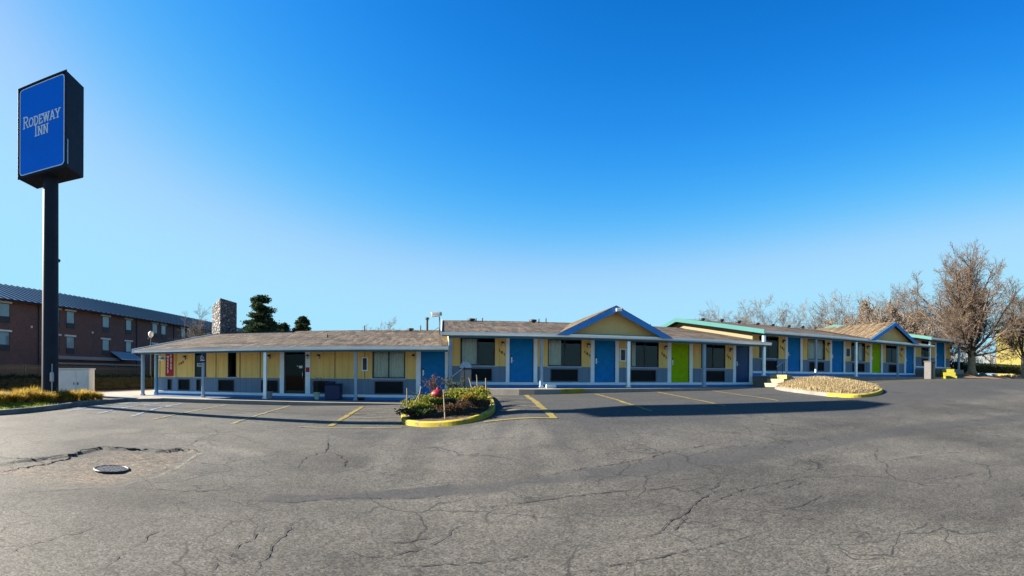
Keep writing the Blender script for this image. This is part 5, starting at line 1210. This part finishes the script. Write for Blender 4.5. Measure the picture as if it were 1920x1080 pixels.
for i in range(16):
    x = 36.5 + i * .95 + r.uniform(-.2, .2); y = 23.2 + r.uniform(-.3, .3) - .03 * i; s = r.uniform(.16, .32); z = rbz(x, y)
    bm = bmesh.new(); bmesh.ops.create_icosphere(bm, subdivisions=2, radius=s)
    for v in bm.verts: v.co *= 1 + .25 * (vnoise(v.co.x * 6 + i, v.co.y * 6 + v.co.z * 4, i) - .5); v.co.z *= .6
    bm.transform(Matrix.Translation((x, y, z + s * .25))); mb = MB(); mb.addbm(bm, 0, False); bm.free()
    tag(mb.build('edging_rock', ['rock']), 'grey edging rock in the row below the right hand hedge', 'rock', 'rocks edging the right hand bed')
sh = thing('shelter', 'dark timber shelter with posts beyond the end of the motel', 'shelter', (38.6, 27, 2))
mb = MB(); mb.box(37.6, 41.2, 25.2, 30, 4.35, 4.55); mb.build('roof', ['bark'], sh)
for x, y in ((38.2, 25.4), (39.2, 25.4), (40.9, 25.4), (38.2, 29.8), (40.9, 29.8)):
    mb = MB(); mb.bbox(x - .08, x + .08, y - .08, y + .08, 1.6, 4.349, .01); mb.build('post', ['black'], sh)
lp = thing('lamp_post', 'small street lamp standing behind the left end of the motel roof', 'street lamp', (-22.2, 33.5, .3))
mb = MB(); mb.tube([(-22.2, 33.5, .3), (-22.2, 33.5, 4.45)], [.06, .045], 8); mb.build('pole', ['black'], lp)
mb = MB(); mb.lathe([(.06, 4.45), (.20, 4.62), (.22, 4.85), (.12, 4.95), (.03, 5.0)], -22.2, 33.5, 10); mb.build('lamp_head', ['lintel'], lp)

# ------------------------------------------------------------------ trees
def rot_dir(d, ang, rnd):
    p = d.orthogonal().normalized(); p.rotate(Quaternion(d, rnd.uniform(0, 6.283))); q = d.copy(); q.rotate(Quaternion(p, ang)); return q.normalized()
def limb(mb, p, d, L, rad, depth, rnd, prm, leaves=None):
    seg = 4 if depth > 1 else (3 if depth == 1 else 2); pts = [p.copy()]; dd = d.copy(); q = p.copy()
    for i in range(seg):
        dd = (dd + Vector((rnd.gauss(0, 1), rnd.gauss(0, 1), rnd.gauss(0, 1))) * prm['wig'] + Vector((0, 0, prm['up'][depth]))).normalized(); q = q + dd * (L / seg); pts.append(q.copy())
    tipr = max(prm['tip'], rad * .35); rs = [rad + (tipr - rad) * i / seg for i in range(seg + 1)]
    mb.tube(pts, rs, 6 if depth >= 3 else (4 if depth == 2 else 3), 0, False, True)
    if depth == 0:
        if leaves is not None and rnd.random() < prm.get('leafp', 0):
            for _ in range(prm.get('leafn', 2)): leaves.leaf(pts[-1].lerp(pts[0], rnd.random()) + Vector((rnd.gauss(0, .05), rnd.gauss(0, .05), rnd.gauss(0, .05))), prm['leafs'] * rnd.uniform(.6, 1.3), 0, rnd)
        return
    n = prm['n'][depth]; n = max(2, int(n * rnd.uniform(.8, 1.2)))
    for k in range(n):
        t = prm['start'][depth] + (1 - prm['start'][depth]) * (k + rnd.random()) / n; t = min(.999, t); i = min(seg - 1, int(t * seg)); u = t * seg - i
        pp = pts[i].lerp(pts[i + 1], u); pd = (pts[i + 1] - pts[i]).normalized(); a = R(rnd.uniform(*prm['ang'][depth]))
        limb(mb, pp, rot_dir(pd, a, rnd), L * rnd.uniform(*prm['len'][depth]) * (1.1 - .45 * t), max(prm['tip'], rs[i] * .5), depth - 1, rnd, prm, leaves)
def bare_tree(name, label, base, H, trunkr, prm, seed, nl, spread, mats, th=.2, group=None, leaf=None, lean=0, low=None):
    rnd = random.Random(seed); t = thing(name, label, 'tree', base, group); b = Vector(base); top = b + Vector((lean, 0, H * th))
    mb = MB(); mb.tube([b - Vector((0, 0, .3)), b + Vector((0, 0, .15)), b.lerp(top, .5), top], [trunkr * 1.35, trunkr * 1.08, trunkr * .95, trunkr * .9], 14)
    for k in range(5):
        a = k * 1.26; mb.tube([b + Vector((trunkr * .5 * math.cos(a), trunkr * .5 * math.sin(a), .35)), b + Vector((trunkr * 1.5 * math.cos(a), trunkr * 1.5 * math.sin(a), -.12))], [trunkr * .5, trunkr * .3], 6)
    mb.build('trunk', [mats[0]], t)
    mb = MB(); lv = MB() if leaf else None; D = len(prm['n']) - 1
    for k in range(nl):
        az = k * 2.399 + rnd.uniform(-.3, .3); f = (k + .5) / nl; tilt = R(spread[0] + (spread[1] - spread[0]) * f + rnd.uniform(-5, 5))
        d = Vector((math.sin(tilt) * math.cos(az), math.sin(tilt) * math.sin(az), math.cos(tilt)))
        L = H * (1 - th) * (1.0 - .34 * f) * rnd.uniform(.85, 1.05)
        limb(mb, b.lerp(top, 1 - .38 * f * rnd.uniform(.5, 1)), d, L, trunkr * (.50 - .22 * f), D, rnd, prm, lv)
    mb.build('branches', [mats[1]], t)
    if lv and lv.v: lv.build('leaves', [leaf], t)
    return t
BIG = dict(wig=.10, up=[.03, .05, .07, .07], tip=.010, n=[0, 7, 8, 12], start=[0, .12, .15, .18], ang=[(0, 0), (28, 60), (28, 58), (25, 58)], len=[(0, 0), (.42, .72), (.38, .62), (.28, .48)], leafp=.35, leafn=2, leafs=.045)
bt = bare_tree('bare_tree', 'large spreading bare tree with reddish brown twigs at the right in front of the fence', (38.4, 21.5, 1.93), 10.9, .36, BIG, 21, 19, (6, 74), ('bark_pale', 'twig'), .19, None, 'olive_leaf')
bare_tree('bare_tree', 'bare tree with olive dry leaves at the right edge in front of the yellow building', (48.4, 20.9, 1.9), 8.6, .2, dict(BIG, leafp=.9, leafn=3, n=[0, 6, 8, 9]), 22, 12, (8, 62), ('bark_pale', 'twig'), .24, None, 'olive_leaf')
FAR = dict(wig=.11, up=[.02, .04, .05, .06], tip=.016, n=[0, 6, 8, 9], start=[0, .15, .2, .25], ang=[(0, 0), (28, 60), (28, 58), (25, 52)], len=[(0, 0), (.42, .7), (.38, .62), (.32, .52)], leafp=0, leafn=3, leafs=.13)
GRP = 'bare trees in the row behind the motel'
def at(px_deg, r): return (r * math.sin(R(px_deg)), r * math.cos(R(px_deg)))
protoF = []
rowt = [('grey bare tree behind the teal roof edge, furthest left of the bare row', 31.4, 80, 11.2), ('grey bare tree second from the left in the row behind the motel roof', 36.8, 78, 11.8), ('grey bare tree third from the left in the row behind the motel roof', 40.8, 84, 11.6),
        ('tall grey bare tree in the middle of the row behind the third wing', 45.8, 78, 14.2), ('grey bare tree right of the tallest in the row behind the third wing', 49.4, 86, 12.6), ('slender grey bare tree behind the small gable', 51.6, 76, 12.4), ('tall pinkish grey bare tree between the small gable and the big tree', 54.0, 72, 14.4), ('grey bare tree partly hidden behind the big tree', 57.6, 82, 13)]
for i, (lb, dg_, rr_, h) in enumerate(rowt):
    x, y = at(dg_, rr_)
    if i < 4: o = bare_tree('bare_tree', lb, (x, y, .5), h, .22, FAR, 60 + i, 14, (6, 62), ('bark', 'twig_grey'), .16, GRP); protoF.append((o, h))
    else:
        src, h0 = protoF[(i + 1) % 4]; o = copy_tree(src); o.location = (x, y, .5); o.scale = (h / h0,) * 3; o.rotation_euler = (0, 0, 1.1 * i); o['label'] = lb
LEAFY = dict(FAR, leafp=.8, leafn=5, n=[0, 6, 8, 8], leafs=.085)
for i, (lb, dg_, rr_, h) in enumerate([('tan leaved low tree behind the third wing roof', 47.6, 62, 8.4), ('orange tan leaved low tree just left of the small gable', 50.9, 60, 9.2), ('tan leaved bush right behind the small gable peak', 53.4, 64, 8.6)]):
    x, y = at(dg_, rr_)
    if i == 0: lt = bare_tree('leafy_tree', lb, (x, y, .8), h, .16, LEAFY, 80, 14, (8, 75), ('bark', 'twig_grey'), .14, 'tan leaved trees behind the motel', 'tan_leaf'); lh = h
    else: o = copy_tree(lt); o.location = (x, y, .8); o.scale = (h / lh,) * 3; o.rotation_euler = (0, 0, 2.0 * i); o['label'] = lb
# small ones far off on the left
x, y = at(-6.7, 75); o = copy_tree(protoF[1][0]); o.location = (x, y, 0); o.scale = (.72,) * 3; o['label'] = 'faint bare treetop showing over the middle of the lowest roof'
x, y = at(-28.2, 58); o = copy_tree(protoF[2][0]); o.location = (x, y, .2); o.scale = (.66,) * 3; o['label'] = 'reddish bare tree between the brick building and the stone chimney'; del o['group']
def conifer(label, base, H, W, seed, n=5200, skew=0, top=.0):
    r = random.Random(seed); t = thing('pine_tree', label, 'tree', base, 'evergreens behind the motel'); b = Vector(base)
    mb = MB(); mb.tube([b, b + Vector((0, 0, H * .98))], [.22, .03], 8); 
    ml = MB(); k = 0; z = H * .08
    while z < H * .99:
        f = z / H; Rr = W * (1 - f) ** .5 * r.uniform(.8, 1.1) + .15
        for j in range(max(4, int(9 * (1 - f)) + 3)):
            a = r.uniform(0, 6.28); q = Rr * r.uniform(.6, 1.12) * (1 + skew * math.cos(a)); tip = b + Vector((q * math.cos(a), q * math.sin(a), z + q * r.uniform(-.12, .22))); s = b + Vector((0, 0, z))
            mb.tube([s, tip], [.035, .012], 4, 0, False)
            for _ in range(int(60 + 46 * q)):
                u = r.random() ** .6; p = s.lerp(tip, u); e = .10 + .18 * q * (1 - u * .5) * .5
                ml.leaf(p + Vector((r.gauss(0, e), r.gauss(0, e), r.gauss(0, e * .55))), r.uniform(.08, .19), 0, r)
        z += H * .024 * r.uniform(.7, 1.3)
    mb.build('trunk', ['bark'], t); ml.build('crown', ['conifer'], t)
conifer('tall dark evergreen right of the stone chimney', (-19.6, 51.4, .2), 10.1, 3.3, 1)
conifer('low dark evergreen tucked against the right foot of the tall one', (-18.6, 56.0, .2), 7.3, 2.4, 4)
conifer('short wide evergreen standing alone right of the tall one', (-16.6, 57.4, .2), 8.2, 2.6, 2)
conifer('tiny evergreen tip over the lowest roof', (*at(-11.7, 70), .2), 5.9, 1.2, 3)
conifer('low evergreen peeping out just right of the chimney base', (*at(-23.4, 60), .2), 6.3, 1.6, 6)

# ------------------------------------------------------------------ light, sky, camera
EL = R(25.0); AZ_ = R(7.0)     # the sun stands low, to the left and a touch behind the motel
to_sun = Vector((-math.cos(AZ_) * math.cos(EL), math.sin(AZ_) * math.cos(EL), math.sin(EL)))
ld = bpy.data.lights.new('sun', 'SUN'); ld.energy = 5.0; ld.angle = R(.5); ld.color = (1.0, .91, .78)
lo = bpy.data.objects.new('sun', ld); COL.objects.link(lo); lo.rotation_euler = (-to_sun).to_track_quat('-Z', 'Y').to_euler(); lo.location = (-30, 5, 30)
wd = bpy.data.worlds.new('World'); scene.world = wd; wd.use_nodes = True; N = wd.node_tree.nodes; L = wd.node_tree.links
sky = N.new('ShaderNodeTexSky'); sky.sky_type = 'NISHITA'; sky.sun_disc = False; sky.sun_elevation = EL; sky.sun_rotation = SUNROT
sky.air_density = 1.0; sky.dust_density = 0.4; sky.ozone_density = 2.5
# polarised, contrasty blue: each channel of the sky gets its own gain and gamma, capped near the sun
sp = N.new('ShaderNodeSeparateColor'); cb = N.new('ShaderNodeCombineColor'); L.new(sky.outputs[0], sp.inputs[0])
for k, (gain, gam, cap) in enumerate(((.0256, 4.5, .395), (.1133, 1.8, .79), (.1056, 2.2, 1.0))):
    v = math_node(N, L, 'MULTIPLY', math_node(N, L, 'POWER', sp.outputs[k], gam), gain)
    v = math_node(N, L, 'DIVIDE', v, math_node(N, L, 'POWER', math_node(N, L, 'ADD', 1.0, math_node(N, L, 'POWER', math_node(N, L, 'DIVIDE', v, cap), 3.0)), 1 / 3.0))
    v = math_node(N, L, 'MULTIPLY', v, 1.0 / (SKYSTR * 2 ** EXPO)); L.new(v, cb.inputs[k])
L.new(cb.outputs[0], N['Background'].inputs[0]); N['Background'].inputs[1].default_value = SKYSTR
cd = bpy.data.cameras.new('camera'); cam = bpy.data.objects.new('camera', cd); COL.objects.link(cam); scene.camera = cam
cd.type = 'PANO'; cd.panorama_type = 'CENTRAL_CYLINDRICAL'; cd.clip_end = 3000; cd.clip_start = .05
FP = 935.0
cd.central_cylindrical_range_u_min = -960 / FP; cd.central_cylindrical_range_u_max = 960 / FP
cd.central_cylindrical_range_v_min = -(1080 - 703.5) / FP; cd.central_cylindrical_range_v_max = 703.5 / FP
cd.central_cylindrical_radius = 1.0
cam.location = (0, 0, 1.6)
yaw = -130 / FP
cam.rotation_euler = (Matrix.Rotation(yaw, 4, 'Z') @ Matrix.Rotation(R(90), 4, 'X') @ Matrix.Rotation(.006, 4, 'Z')).to_euler()
scene.view_settings.view_transform = 'Standard'; scene.view_settings.look = 'None'; scene.view_settings.exposure = EXPO; scene.view_settings.gamma = 1
scene.cycles.use_denoising = True
scene.cycles.max_bounces = 6; scene.cycles.transparent_max_bounces = 12
